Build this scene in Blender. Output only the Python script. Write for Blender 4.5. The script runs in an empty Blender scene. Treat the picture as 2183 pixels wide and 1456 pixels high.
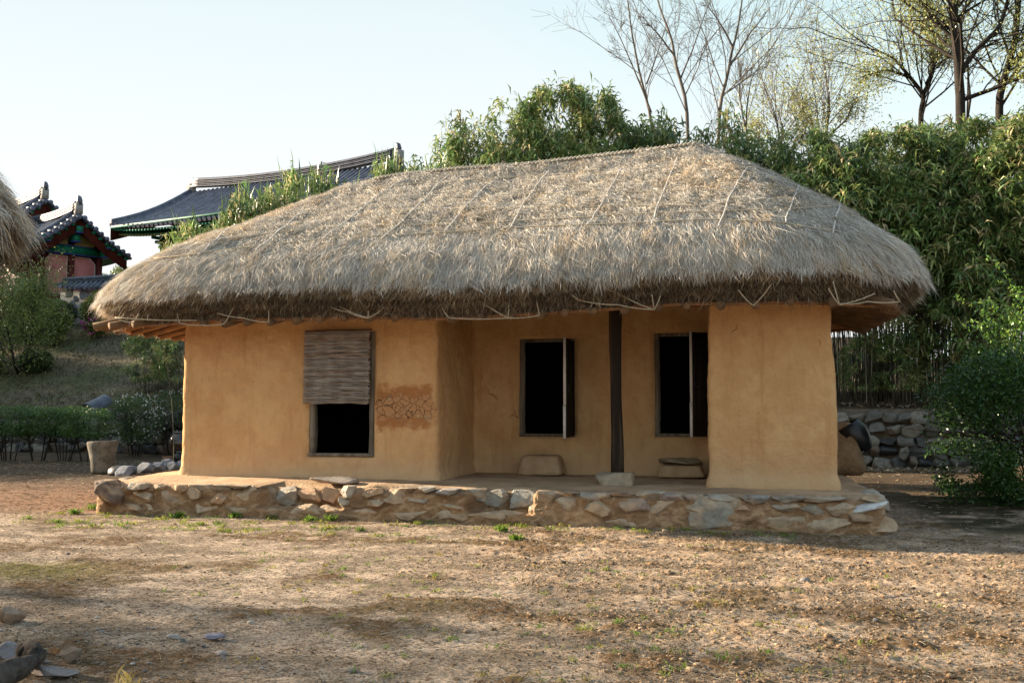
import bpy, math, random
import numpy as np
from math import radians as R

C = bpy.context.scene
COL = C.collection
# ------------------------------------------------------------------ camera, light, exposure
F_PX, PW, PH = 2122.0, 2183.0, 1456.0          # 35 mm lens, layout measured on a 2183 x 1456 grid
YAW, TILT, EYE = R(12.7), math.atan(142 / 2122.0), 1.45
fwd = np.array([-math.sin(YAW) * math.cos(TILT), math.cos(YAW) * math.cos(TILT), math.sin(TILT)])
rgt = np.array([math.cos(YAW), math.sin(YAW), 0.0])
upv = np.cross(rgt, fwd)
EYEP = np.array([0, 0, EYE])
cam = bpy.data.cameras.new('camera')
cam.sensor_width = 36.0
cam.lens = 36.0 * F_PX / PW
cam.clip_end = 3000
cam.clip_start = 0.05
camo = bpy.data.objects.new('camera', cam)
camo.location = EYEP
camo.rotation_euler = (R(90) + TILT, 0, YAW)
COL.objects.link(camo)
C.camera = camo

SUN_EL, SUN_AZ = R(18.0), R(7.5)               # low, from the left, a little behind the front wall
S = np.array([-math.cos(SUN_EL) * math.cos(SUN_AZ), math.cos(SUN_EL) * math.sin(SUN_AZ), math.sin(SUN_EL)])
world = bpy.data.worlds.new('World')
C.world = world
world.use_nodes = True
nt = world.node_tree
bg = nt.nodes['Background']
sky = nt.nodes.new('ShaderNodeTexSky')
sky.sky_type = 'NISHITA'
sky.sun_disc = False
sky.sun_elevation = SUN_EL
sky.sun_rotation = math.atan2(S[0], S[1])
sky.air_density = 1.0
sky.dust_density = 1.0
sky.ozone_density = 1.0
tcw = nt.nodes.new('ShaderNodeTexCoord'); sxyz = nt.nodes.new('ShaderNodeSeparateXYZ'); mr = nt.nodes.new('ShaderNodeMapRange')
nt.links.new(tcw.outputs['Generated'], sxyz.inputs[0]); nt.links.new(sxyz.outputs[2], mr.inputs[0])
mr.inputs[1].default_value = 0.08; mr.inputs[2].default_value = 0.42
cap = nt.nodes.new('ShaderNodeMix'); cap.data_type = 'RGBA'; nt.links.new(mr.outputs[0], cap.inputs[0])
cap.inputs[6].default_value = (2.25, 2.28, 2.28, 1); cap.inputs[7].default_value = (1.56, 1.80, 1.90, 1)
vmin = nt.nodes.new('ShaderNodeVectorMath'); vmin.operation = 'MINIMUM'
nt.links.new(sky.outputs[0], vmin.inputs[0]); nt.links.new(cap.outputs[2], vmin.inputs[1])
hz = nt.nodes.new('ShaderNodeMix'); hz.data_type = 'RGBA'; hz.inputs[0].default_value = 0.35
nt.links.new(vmin.outputs[0], hz.inputs[6]); nt.links.new(cap.outputs[2], hz.inputs[7])
nt.links.new(hz.outputs[2], bg.inputs[0])
bg.inputs[1].default_value = 0.13
sun = bpy.data.lights.new('sun', 'SUN')
sun.energy = 5.0
sun.angle = R(0.9)
sun.color = (1.0, 0.80, 0.58)
suno = bpy.data.objects.new('sun', sun)
suno.location = (-20, 10, 20)
from mathutils import Vector
suno.rotation_euler = Vector((-S[0], -S[1], -S[2])).to_track_quat('-Z', 'Y').to_euler()
COL.objects.link(suno)
C.view_settings.view_transform = 'Standard'
C.view_settings.look = 'None'
C.view_settings.exposure = 1.95
C.view_settings.gamma = 1.0
C.cycles.use_denoising = True
C.cycles.max_bounces = 6
C.cycles.diffuse_bounces = 4
C.cycles.transparent_max_bounces = 4
C.render.film_transparent = False

# ------------------------------------------------------------------ layout helpers
def ray(px, py): return fwd + rgt * (px - PW / 2) / F_PX + upv * (PH / 2 - py) / F_PX
def onz(px, py, z): d = ray(px, py); return EYEP + d * ((z - EYE) / d[2])
def ony(px, py, y): d = ray(px, py); return EYEP + d * (y / d[1])
def dep(px, py, z): return EYEP + ray(px, py) * z

# ------------------------------------------------------------------ noise
def _h(ix, iy, iz, seed):
    n = (ix.astype(np.int64) * 73856093) ^ (iy.astype(np.int64) * 19349663) ^ (iz.astype(np.int64) * 83492791) ^ (seed * 2654435)
    n = (n ^ (n >> 13)) * 1274126177
    n = n & 0x7fffffff
    n = ((n ^ (n >> 16)) * 60493) & 0x7fffffff
    return n / float(0x7fffffff) * 2 - 1
def vnoise(P, seed=0):
    P = np.asarray(P, float)
    i = np.floor(P).astype(np.int64); f = P - i
    f = f * f * f * (f * (f * 6 - 15) + 10)
    r = 0
    for dx in (0, 1):
        wx = f[:, 0] if dx else 1 - f[:, 0]
        for dy in (0, 1):
            wy = f[:, 1] if dy else 1 - f[:, 1]
            for dz in (0, 1):
                wz = f[:, 2] if dz else 1 - f[:, 2]
                r = r + wx * wy * wz * _h(i[:, 0] + dx, i[:, 1] + dy, i[:, 2] + dz, seed)
    return r
def fbm(P, oct=4, seed=0, gain=0.5):
    P = np.asarray(P, float)
    if P.ndim == 1: return fbm(P[None], oct, seed, gain)[0]
    a, r, t = 1.0, 0, 0
    for k in range(oct):
        r = r + a * vnoise(P * 2.0 ** k + 17.3 * k, seed + k); t += a; a *= gain
    return r / t
def sstep(a, b, x):
    t = np.clip((x - a) / (b - a), 0, 1); return t * t * (3 - 2 * t)
def xyz(x, y, z=0): return np.stack(np.broadcast_arrays(np.asarray(x, float), np.asarray(y, float), np.asarray(z, float)), -1)
def norm(v): return v / np.maximum(np.linalg.norm(v, axis=-1, keepdims=True), 1e-9)

# ------------------------------------------------------------------ mesh + object helpers
class MB:
    def __init__(s): s.V = []; s.F = []; s.C = []; s.n = 0
    def add(s, V, F, col=None):
        V = np.asarray(V, float).reshape(-1, 3)
        for f in (F if isinstance(F, list) else [F]):
            s.F.append(np.asarray(f, int) + s.n)
        s.V.append(V)
        c = np.ones((len(V), 4))
        if col is not None: c[:, :3] = col
        s.C.append(c); s.n += len(V)
        return s
ORG = {}
def build(name, mb, mat, parent=None, smooth=False, loc=None):
    V = np.concatenate(mb.V); Cc = np.concatenate(mb.C)
    o0 = np.zeros(3)
    if parent is not None: o0 = ORG.get(parent, np.zeros(3))
    elif loc is not None: o0 = np.asarray(loc, float)
    V = V - o0
    me = bpy.data.meshes.new(name)
    me.vertices.add(len(V)); me.vertices.foreach_set('co', V.astype(np.float32).ravel())
    idx = np.concatenate([f.ravel() for f in mb.F]); sz = np.concatenate([np.full(len(f), f.shape[1]) for f in mb.F])
    me.loops.add(len(idx)); me.loops.foreach_set('vertex_index', idx.astype(np.int32))
    me.polygons.add(len(sz))
    st = np.concatenate([[0], np.cumsum(sz)[:-1]])
    me.polygons.foreach_set('loop_start', st.astype(np.int32))
    me.polygons.foreach_set('loop_total', sz.astype(np.int32))
    if smooth: me.polygons.foreach_set('use_smooth', np.ones(len(sz), bool))
    a = me.color_attributes.new('Col', 'FLOAT_COLOR', 'POINT')
    a.data.foreach_set('color', Cc.astype(np.float32).ravel())
    me.update(calc_edges=True)
    me.materials.append(mat)
    o = bpy.data.objects.new(name, me); COL.objects.link(o)
    if parent is not None:
        o.parent = parent; ORG[o] = o0
    else:
        o.location = o0; ORG[o] = o0
    return o
def tag(o, label=None, cat=None, group=None, kind=None):
    if label: o['label'] = label
    if cat: o['category'] = cat
    if group: o['group'] = group
    if kind: o['kind'] = kind
    return o
def thing(name, label, cat, loc=(0, 0, 0), group=None):
    o = bpy.data.objects.new(name, None); COL.objects.link(o)
    o.location = loc; o.empty_display_size = 0.2
    ORG[o] = np.asarray(loc, float)
    return tag(o, label, cat, group)
def copy_tree(root, loc, rz=0, scale=(1, 1, 1), label=None, group=None):
    def rec(o, par):
        c = o.copy(); COL.objects.link(c)
        if par is not None: c.parent = par
        for ch in o.children: rec(ch, c)
        return c
    r = rec(root, None)
    r.location = loc; r.rotation_euler = (0, 0, rz); r.scale = scale
    if label: r['label'] = label
    if group: r['group'] = group
    return r

# ------------------------------------------------------------------ shapes
def g_box(c, s, rz=0.0, taper=1.0):
    c = np.asarray(c, float); s = np.asarray(s, float) / 2
    V = np.array([[x, y, z] for z in (-1, 1) for y in (-1, 1) for x in (-1, 1)], float)
    V[V[:, 2] > 0, :2] *= taper
    V = V * s
    ca, sa = math.cos(rz), math.sin(rz)
    V = np.stack([V[:, 0] * ca - V[:, 1] * sa, V[:, 0] * sa + V[:, 1] * ca, V[:, 2]], 1) + c
    Fq = np.array([[0, 2, 3, 1], [4, 5, 7, 6], [0, 1, 5, 4], [2, 6, 7, 3], [0, 4, 6, 2], [1, 3, 7, 5]])
    return V, Fq
def g_obox(p0, p1, w, h, up=(0, 0, 1)):
    """box beam from p0 to p1, width w (sideways) height h"""
    p0 = np.asarray(p0, float); p1 = np.asarray(p1, float)
    d = norm(p1 - p0); s = norm(np.cross(d, np.asarray(up, float))); u = np.cross(s, d)
    V = [p + s * a * w / 2 + u * b * h / 2 for p in (p0, p1) for a, b in ((-1, -1), (1, -1), (1, 1), (-1, 1))]
    Fq = np.array([[0, 1, 2, 3], [7, 6, 5, 4], [0, 4, 5, 1], [1, 5, 6, 2], [2, 6, 7, 3], [3, 7, 4, 0]])
    return np.array(V), Fq
def g_tube(P, rad, n=6, cap=True):
    P = np.asarray(P, float); m = len(P); rad = np.broadcast_to(np.asarray(rad, float), (m,))
    T = norm(np.gradient(P, axis=0))
    ref = np.array([0, 0, 1.0]) if abs(T[0, 2]) < 0.9 else np.array([1.0, 0, 0])
    s = np.zeros((m, 3)); s[0] = norm(np.cross(T[0], ref))
    for k in range(1, m):
        v = s[k - 1] - T[k] * (s[k - 1] @ T[k]); s[k] = norm(v)
    u = np.cross(T, s)
    a = np.linspace(0, 2 * np.pi, n, endpoint=False)
    V = P[:, None] + rad[:, None, None] * (s[:, None] * np.cos(a)[None, :, None] + u[:, None] * np.sin(a)[None, :, None])
    i = np.arange(m - 1)[:, None] * n; j = np.arange(n)[None]; j2 = (j + 1) % n
    Fq = np.stack([i + j, i + j2, i + n + j2, i + n + j], -1).reshape(-1, 4)
    V = V.reshape(-1, 3); Fs = [Fq]
    if cap:
        V = np.concatenate([V, P[:1], P[-1:]])
        jj = np.arange(n); c0 = m * n
        Fs.append(np.stack([np.full(n, c0), (jj + 1) % n, jj], 1))
        Fs.append(np.stack([np.full(n, c0 + 1), (m - 1) * n + jj, (m - 1) * n + (jj + 1) % n], 1))
    return V, Fs
def g_segs(P0, P1, r0, r1, n=5):
    """many straight tapered segments at once"""
    P0 = np.asarray(P0, float); P1 = np.asarray(P1, float); m = len(P0)
    T = norm(P1 - P0)
    ref = np.where(np.abs(T[:, 2:3]) < 0.9, [[0, 0, 1.0]], [[1.0, 0, 0]])
    s = norm(np.cross(T, ref)); u = np.cross(T, s)
    a = np.linspace(0, 2 * np.pi, n, endpoint=False)
    ring = s[:, None] * np.cos(a)[None, :, None] + u[:, None] * np.sin(a)[None, :, None]
    A = P0[:, None] + ring * np.asarray(r0)[:, None, None]
    B = P1[:, None] + ring * np.asarray(r1)[:, None, None]
    V = np.concatenate([A, B], 1).reshape(-1, 3)
    i = np.arange(m)[:, None] * 2 * n; j = np.arange(n)[None]; j2 = (j + 1) % n
    return V, np.stack([i + j, i + j2, i + n + j2, i + n + j], -1).reshape(-1, 4)
def g_lathe(prof, c, n=24, squash=1.0):
    prof = np.asarray(prof, float); c = np.asarray(c, float); m = len(prof)
    a = np.linspace(0, 2 * np.pi, n, endpoint=False)
    V = np.stack([prof[:, 0:1] * np.cos(a), prof[:, 0:1] * np.sin(a) * squash, np.repeat(prof[:, 1:2], n, 1)], -1) + c
    i = np.arange(m - 1)[:, None] * n; j = np.arange(n)[None]; j2 = (j + 1) % n
    return V.reshape(-1, 3), np.stack([i + j, i + j2, i + n + j2, i + n + j], -1).reshape(-1, 4)
def _ico(sub):
    t = (1 + 5 ** .5) / 2
    V = [(-1, t, 0), (1, t, 0), (-1, -t, 0), (1, -t, 0), (0, -1, t), (0, 1, t), (0, -1, -t), (0, 1, -t), (t, 0, -1), (t, 0, 1), (-t, 0, -1), (-t, 0, 1)]
    V = [np.array(v) / np.linalg.norm(v) for v in V]
    Fc = [(0, 11, 5), (0, 5, 1), (0, 1, 7), (0, 7, 10), (0, 10, 11), (1, 5, 9), (5, 11, 4), (11, 10, 2), (10, 7, 6), (7, 1, 8), (3, 9, 4), (3, 4, 2), (3, 2, 6), (3, 6, 8), (3, 8, 9), (4, 9, 5), (2, 4, 11), (6, 2, 10), (8, 6, 7), (9, 8, 1)]
    for _ in range(sub):
        mid = {}; nf = []
        def m(a, b):
            k = (min(a, b), max(a, b))
            if k not in mid:
                v = V[a] + V[b]; V.append(v / np.linalg.norm(v)); mid[k] = len(V) - 1
            return mid[k]
        for a, b, c in Fc:
            ab, bc, ca = m(a, b), m(b, c), m(c, a)
            nf += [(a, ab, ca), (b, bc, ab), (c, ca, bc), (ab, bc, ca)]
        Fc = nf
    return np.array(V), np.array(Fc)
ICO = [_ico(k) for k in range(5)]
def g_rock(c, size, seed, sub=3, planes=9, rough=0.06, box=0.0):
    rs = np.random.RandomState(seed)
    V, Fc = ICO[sub]; V = V.copy()
    if box: V = np.sign(V) * np.abs(V) ** (1 - box); V = V / np.abs(V).max()
    for k in range(planes):
        n = norm(rs.normal(size=3)); d = rs.uniform(.55, .85)
        V = V - np.maximum(0, V @ n - d)[:, None] * n
    V = V * (1 + rough * fbm(V * 2.2 + seed * 3.1, 3, seed)[:, None] + rough * .5 * fbm(V * 7 + seed, 2, seed)[:, None])
    return V * (np.asarray(size, float) / 2 / .8) + np.asarray(c, float), Fc
def g_leaves(P, D, L, W, droop, rs, N=None):
    """lance leaves: base P, direction D, length L, width W; bent two-facet blades"""
    P = np.asarray(P, float); m = len(P); D = norm(D)
    side = norm(np.cross(D, norm(rs.normal(size=(m, 3)) + np.array([0, 0, 1.5]))))
    L = np.broadcast_to(L, (m,))[:, None]; W = np.broadcast_to(W, (m,))[:, None]; droop = np.broadcast_to(droop, (m,))[:, None]
    mid = P + D * L * .45
    tip = mid + norm(D - np.array([0, 0, 1]) * droop) * L * .55
    V = np.stack([P, mid + side * W / 2, mid - side * W / 2, tip], 1).reshape(-1, 3)
    i = np.arange(m)[:, None] * 4
    Ft = np.concatenate([i + [[0, 2, 1]], i + [[1, 2, 3]]])
    return V, Ft
def rep(c, k): return np.repeat(np.asarray(c), k, 0)

# ------------------------------------------------------------------ materials
def mat(name, c1, c2=None, scale=4.0, rough=0.9, bump=0.0, bscale=None, attr=False, c3=None, stretch=(1, 1, 1), trans=0.0, spec=0.2, detail=5, amt=1.0, metal=0.0):
    m = bpy.data.materials.new(name); m.use_nodes = True
    n = m.node_tree; b = n.nodes['Principled BSDF']
    b.inputs['Roughness'].default_value = rough
    b.inputs['Specular IOR Level'].default_value = spec
    b.inputs['Metallic'].default_value = metal
    tc = n.nodes.new('ShaderNodeTexCoord'); mp = n.nodes.new('ShaderNodeMapping'); mp.inputs['Scale'].default_value = stretch
    n.links.new(tc.outputs['Object'], mp.inputs[0])
    no = n.nodes.new('ShaderNodeTexNoise'); no.inputs['Scale'].default_value = scale; no.inputs['Detail'].default_value = detail; no.inputs['Roughness'].default_value = .62
    n.links.new(mp.outputs[0], no.inputs[0])
    rp = n.nodes.new('ShaderNodeValToRGB'); e = rp.color_ramp.elements
    c2 = c2 or c1
    e[0].position = .36; e[0].color = (*c1, 1); e[1].position = .66; e[1].color = (*c2, 1)
    if c3: x = rp.color_ramp.elements.new(.51); x.color = (*c3, 1)
    n.links.new(no.outputs[0], rp.inputs[0])
    out = rp.outputs[0]
    if attr:
        at = n.nodes.new('ShaderNodeAttribute'); at.attribute_name = 'Col'
        mx = n.nodes.new('ShaderNodeMix'); mx.data_type = 'RGBA'; mx.blend_type = 'MULTIPLY'; mx.inputs[0].default_value = amt
        n.links.new(at.outputs[0], mx.inputs[6]); n.links.new(out, mx.inputs[7]); out = mx.outputs[2]
    n.links.new(out, b.inputs['Base Color'])
    if bump:
        nb = n.nodes.new('ShaderNodeTexNoise'); nb.inputs['Scale'].default_value = bscale or scale * 4; nb.inputs['Detail'].default_value = 6; nb.inputs['Roughness'].default_value = .65
        n.links.new(mp.outputs[0], nb.inputs[0])
        bp = n.nodes.new('ShaderNodeBump'); bp.inputs['Strength'].default_value = 1.0; bp.inputs['Distance'].default_value = bump
        n.links.new(nb.outputs[0], bp.inputs['Height']); n.links.new(bp.outputs[0], b.inputs['Normal'])
    if trans:
        tr = n.nodes.new('ShaderNodeBsdfTranslucent'); ms = n.nodes.new('ShaderNodeMixShader'); ms.inputs[0].default_value = trans
        n.links.new(out, tr.inputs[0]); n.links.new(b.outputs[0], ms.inputs[1]); n.links.new(tr.outputs[0], ms.inputs[2])
        n.links.new(ms.outputs[0], n.nodes['Material Output'].inputs[0])
    m['o'] = 1
    return m
W1 = (1, 1, 1)
M = {}
M['straw'] = mat('straw', (.82, .82, .82), W1, 3, .75, attr=True, trans=.20, spec=.3)
M['thatch_base'] = mat('thatch_base', (.16, .13, .095), (.27, .22, .165), 5, .95, .02, 40)
M['rope'] = mat('straw_rope', (.34, .285, .20), (.50, .43, .32), 30, .9, .004, 140)
M['old_rope'] = mat('grey_rope', (.42, .40, .37), (.58, .56, .52), 30, .9, .004, 140)
M['leaf'] = mat('leaf', (.75, .75, .75), W1, 2, .38, attr=True, trans=.34, spec=.6)
M['weed'] = mat('weed_leaf', (.75, .75, .75), W1, 2, .7, attr=True, trans=.35, spec=.08)
M['flower'] = mat('petal', (.9, .9, .9), W1, 2, .6, attr=True, trans=.3)
M['bark'] = mat('bark', (.016, .013, .011), (.04, .033, .027), 6, .95, .03, 30, stretch=(1, 1, .25))
M['pale_bark'] = mat('pale_bark', (.085, .075, .068), (.17, .15, .13), 8, .9, .01, 40, stretch=(1, 1, .3))
M['cane'] = mat('bamboo_cane', (.8, .8, .8), W1, 6, .5, attr=True)
M['stone'] = mat('field_stone', (.72, .70, .68), (1.12, 1.1, 1.06), 9, .85, .012, 32, attr=True, c3=(.92, .92, .92))
M['rafter'] = mat('rafter_wood', (.10, .062, .036), (.20, .12, .065), 5, .85, .006, 30, stretch=(1, 1, 1))
M['eave_wood'] = mat('eave_board', (.22, .10, .045), (.34, .17, .08), 6, .85, .006, 40)
M['post'] = mat('weathered_post', (.024, .016, .011), (.078, .055, .036), 9, .85, .008, 24, stretch=(1, 1, .06), c3=(.026, .020, .015), spec=.1)
M['jamb'] = mat('weathered_jamb', (.10, .085, .065), (.26, .225, .175), 10, .85, .006, 30, stretch=(1, 1, .08))
M['darkwood'] = mat('dark_door_wood', (.012, .010, .008), (.03, .024, .018), 8, .7, .003, 40, stretch=(1, 1, .1))
M['paper'] = mat('door_edge_paper', (.70, .68, .64), (.82, .81, .78), 14, .8)
M['unlit_room'] = mat('unlit_interior', (.004, .0035, .003), (.008, .007, .006), 3, .95)
M['iron'] = mat('iron', (.02, .02, .022), (.05, .05, .052), 10, .45, .002, 60, spec=.5)
M['tile'] = mat('roof_tile', (.034, .042, .064), (.095, .112, .155), 3.2, .5, .006, 40, spec=.5, attr=True)
M['plaster'] = mat('lime_plaster', (.45, .44, .41), (.62, .61, .57), 4, .9, .004, 60)
M['ridge_lime'] = mat('weathered_lime', (.20, .20, .19), (.34, .33, .31), 7, .9, .006, 60)
M['maroon'] = mat('maroon_paint', (.060, .012, .010), (.10, .022, .017), 3, .6)
M['pink'] = mat('pink_panel', (.40, .155, .165), (.50, .21, .21), 2, .75)
M['green'] = mat('green_paint', (.006, .11, .065), (.012, .17, .10), 4, .6)
M['blue'] = mat('blue_trim', (.035, .055, .22), (.05, .08, .30), 4, .6)
M['ochre'] = mat('ochre_panel', (.26, .21, .075), (.34, .28, .10), 4, .7)
M['onggi'] = mat('glazed_pot', (.022, .014, .011), (.055, .034, .024), 5, .16, spec=.6)
M['blackpot'] = mat('black_glaze', (.005, .005, .006), (.011, .010, .012), 5, .30, spec=.35)
M['clay'] = mat('clay_pot', (.14, .075, .045), (.22, .12, .07), 6, .85, .004)
M['mortar_stone'] = mat('granite_mortar', (.10, .09, .07), (.23, .21, .17), 5, .9, .012, 40)
M['quartz'] = mat('white_quartz', (.42, .43, .44), (.66, .66, .64), 7, .7, .02, 24)
M['log'] = mat('old_root', (.03, .027, .025), (.11, .095, .08), 9, .95, .02, 40)

def cob_material(name, origin):
    """ochre mud plaster: trowel marks, dusty foot, one stained and cracked patch"""
    m = bpy.data.materials.new(name); m.use_nodes = True
    n = m.node_tree; N = n.nodes; L = n.links; b = N['Principled BSDF']
    b.inputs['Roughness'].default_value = .95; b.inputs['Specular IOR Level'].default_value = .08
    tc = N.new('ShaderNodeTexCoord'); P = tc.outputs['Object']
    def noise(sc, det=5, st=None, ro=.6):
        x = N.new('ShaderNodeTexNoise'); x.inputs['Scale'].default_value = sc; x.inputs['Detail'].default_value = det; x.inputs['Roughness'].default_value = ro
        if st:
            mp = N.new('ShaderNodeMapping'); mp.inputs['Scale'].default_value = st; L.new(P, mp.inputs[0]); L.new(mp.outputs[0], x.inputs[0])
        else: L.new(P, x.inputs[0])
        return x.outputs[0]
    def math_(op, a, c, clamp=False):
        x = N.new('ShaderNodeMath'); x.operation = op; x.use_clamp = clamp
        for i, v in enumerate((a, c)):
            if isinstance(v, (int, float)): x.inputs[i].default_value = v
            else: L.new(v, x.inputs[i])
        return x.outputs[0]
    def rng(v, a, bb, lo=0, hi=1, smooth=True):
        x = N.new('ShaderNodeMapRange'); x.interpolation_type = 'SMOOTHSTEP' if smooth else 'LINEAR'
        L.new(v, x.inputs[0])
        for i, k in zip((1, 2, 3, 4), (a, bb, lo, hi)): x.inputs[i].default_value = k
        return x.outputs[0]
    def mix(f, a, c):
        x = N.new('ShaderNodeMix'); x.data_type = 'RGBA'
        if isinstance(f, float): x.inputs[0].default_value = f
        else: L.new(f, x.inputs[0])
        for i, v in ((6, a), (7, c)):
            if isinstance(v, tuple): x.inputs[i].default_value = (*v, 1)
            else: L.new(v, x.inputs[i])
        return x.outputs[2]
    sep = N.new('ShaderNodeSeparateXYZ'); L.new(P, sep.inputs[0])
    X, Y, Z = sep.outputs
    base = mix(rng(noise(1.6, 7, None, .68), .36, .64), (.555, .325, .152), (.635, .405, .20))
    base = mix(math_('MULTIPLY', rng(noise(9, 6, (1, 1, .6)), .45, .75), .45), base, (.49, .265, .115))
    base = mix(math_('MULTIPLY', rng(noise(38, 3), .62, .74), .35), base, (.64, .44, .24))
    base = mix(math_('MULTIPLY', rng(noise(120, 2), .66, .74), .5), base, (.30, .15, .06))
    base = mix(math_('MULTIPLY', rng(noise(70, 2), .68, .75), .5), base, (.72, .58, .40))
    base = mix(math_('MULTIPLY', rng(noise(5, 6, (1, 1, .12), .7), .52, .70), .38), base, (.40, .19, .07))
    zz = math_('ADD', Z, math_('MULTIPLY', noise(3.0, 5), .55))
    base = mix(rng(zz, .85, .22, 0, .62), base, (.57, .40, .245))              # dusty splash-back at the foot
    # stain + cracks patch, in wall coordinates
    cx, cz = -4.58 - origin[0], 1.46 - origin[2]
    wob = math_('MULTIPLY', math_('SUBTRACT', noise(5, 7, None, .7), .5), .55)
    wz = math_('ADD', Z, wob)
    dz = math_('ABSOLUTE', math_('SUBTRACT', wz, cz), 0)
    onfront = math_('MULTIPLY', rng(math_('ADD', X, math_('MULTIPLY', wob, .3)), -5.05 - origin[0], -4.98 - origin[0]), rng(math_('ADD', X, math_('MULTIPLY', wob, .9)), -4.13 - origin[0], -4.25 - origin[0]))
    onfront = math_('MULTIPLY', onfront, rng(Y, .5, .4))
    stain = math_('MULTIPLY', rng(dz, .345, .23), onfront)
    base = mix(math_('MULTIPLY', stain, .82), base, (.34, .135, .048))
    inner = math_('MULTIPLY', rng(dz, .165, .14), onfront)
    base = mix(math_('MULTIPLY', inner, .8), base, (.46, .255, .125))
    vor = N.new('ShaderNodeTexVoronoi'); vor.feature = 'DISTANCE_TO_EDGE'; vor.inputs['Scale'].default_value = 10.5
    wv = N.new('ShaderNodeVectorMath'); wv.operation = 'ADD'
    nz = N.new('ShaderNodeTexNoise'); nz.inputs['Scale'].default_value = 7; L.new(P, nz.inputs[0])
    sc = N.new('ShaderNodeVectorMath'); sc.operation = 'SCALE'; sc.inputs['Scale'].default_value = .12
    L.new(nz.outputs[1], sc.inputs[0]); L.new(P, wv.inputs[0]); L.new(sc.outputs[0], wv.inputs[1]); L.new(wv.outputs[0], vor.inputs[0])
    crack = math_('MULTIPLY', rng(vor.outputs[0], .028, .008), inner)
    flakes = math_('MULTIPLY', rng(noise(5.2, 2), .60, .63), inner)
    base = mix(flakes, base, (.52, .34, .19))
    base = mix(crack, base, (.12, .052, .024))
    # hairline cracks elsewhere
    v2 = N.new('ShaderNodeTexVoronoi'); v2.feature = 'DISTANCE_TO_EDGE'; v2.inputs['Scale'].default_value = 1.1; L.new(wv.outputs[0], v2.inputs[0])
    hair = math_('MULTIPLY', rng(v2.outputs[0], .010, .003), rng(noise(1.7, 2), .63, .70))
    base = mix(math_('MULTIPLY', hair, .35), base, (.20, .095, .035))
    L.new(base, b.inputs['Base Color'])
    hgt = math_('ADD', math_('MULTIPLY', noise(7, 6), .9), math_('MULTIPLY', noise(45, 4), .16))
    hgt = math_('SUBTRACT', hgt, math_('MULTIPLY', crack, 1.2)); hgt = math_('SUBTRACT', hgt, math_('MULTIPLY', hair, .5)); hgt = math_('SUBTRACT', hgt, math_('MULTIPLY', flakes, .4))
    bp = N.new('ShaderNodeBump'); bp.inputs['Strength'].default_value = 1; bp.inputs['Distance'].default_value = .042
    L.new(hgt, bp.inputs['Height']); L.new(bp.outputs[0], b.inputs['Normal'])
    return m
M['earth'] = mat('packed_earth', (.44, .30, .185), (.58, .43, .285), 3.0, .95, .04, 26, c3=(.51, .365, .235), attr=True)

# ------------------------------------------------------------------ ground, one sheet to the horizon
WALL_Y0, WALL_Y1 = 29.6, 25.0          # retaining wall line, left to right
def wall_line(x): return WALL_Y0 + (WALL_Y1 - WALL_Y0) * np.clip((x + 25) / 31.0, 0, 1)
def wall_top(x): return 1.2 + .27 * np.clip((x + 18) / 20.0, 0, 1)
def terrain(x, y):
    x = np.asarray(x, float); y = np.asarray(y, float)
    b = y - wall_line(x)
    k = sstep(0.05, .22, b) * sstep(9.5, 6.5, x)
    leftw = sstep(-9, -16, x)
    up_l = 5.1 * sstep(-1, 16.0, b) ** .9
    up_r = .10 * np.maximum(b, 0) ** 1.05 * np.where(b > 40, 40 / np.maximum(b, 1), 1)
    z = k * wall_top(x) + np.maximum(k, sstep(6, 12, x) * sstep(0, 6, b)) * (leftw * up_l + (1 - leftw) * np.minimum(up_r, 4))
    z = z + .5 * sstep(4.6, 7.5, x) * sstep(9, 14, y) * (1 - k)
    z = z + sstep(14, 22, y) * .05 * fbm(xyz(x * .35, y * .35), 3, 5)
    return z
def graded(parts): return np.unique(np.concatenate([np.arange(a, b, s) for a, b, s in parts]).round(4))
gx = graded([(-900, -100, 80), (-100, -40, 6), (-40, -21, .8), (-21, -10.5, .13), (-10.5, -7.2, .06), (-7.2, 2.6, .026), (2.6, 6.6, .06), (6.6, 30, 1.2), (30, 900, 80)])
gy = graded([(-900, -60, 80), (-60, 3.5, 4), (3.5, 4.4, .12), (4.4, 7.5, .022), (7.5, 12.6, .034), (12.6, 24.8, .12), (24.8, 30.2, .09), (30.2, 50, .6), (50, 120, 8), (120, 1500, 90)])
GX, GY = np.meshgrid(gx, gy); gX = GX.ravel(); gY = GY.ravel()
gZ = terrain(gX, gY)
P2 = xyz(gX, gY)
near = sstep(14.5, 12.0, gY) * sstep(-11, -9.5, gX) * sstep(6.5, 5, gX) * sstep(3, 4, gY)
big = fbm(P2 * .55, 4, 3)
rightness = sstep(-3.6, -.4, gX + .35 * (gY - 8) + 1.3 * big)
patch = fbm(P2 * np.array([.9, 1.5, 1]) + 40, 5, 9, .6)
patch2 = fbm(P2 * 3.1 + 9, 4, 23, .6)
fine = fbm(P2 * 16, 3, 31, .6)
vfine = fbm(P2 * 38, 2, 77)
moss = sstep(.08, .30, patch + .25 * patch2 + .12 * sstep(-2.4, -3.8, gX) * sstep(9.5, 7, gY) - .08 * sstep(9, 11, gY))
crumb = np.clip(fine * .7 + .5 * vfine + .12, 0, 1)
relief = .018 * big + .012 * patch2 + (.006 + .020 * rightness + .012 * moss) * crumb + .004 * vfine
gZ = gZ + near * (relief - .012)
cA = np.array([.425, .335, .25]); cB = np.array([.295, .23, .17]); cD = np.array([.125, .10, .07]); cM = np.array([.115, .068, .030]); cR = np.array([.37, .25, .15]); cG = np.array([.12, .135, .02])
col = cA + (cB - cA) * sstep(-.25, .35, patch2)[:, None]
col = col + (cR - col) * (rightness * .75 * sstep(-.35, .3, fine + .5 * patch2))[:, None]
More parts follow.
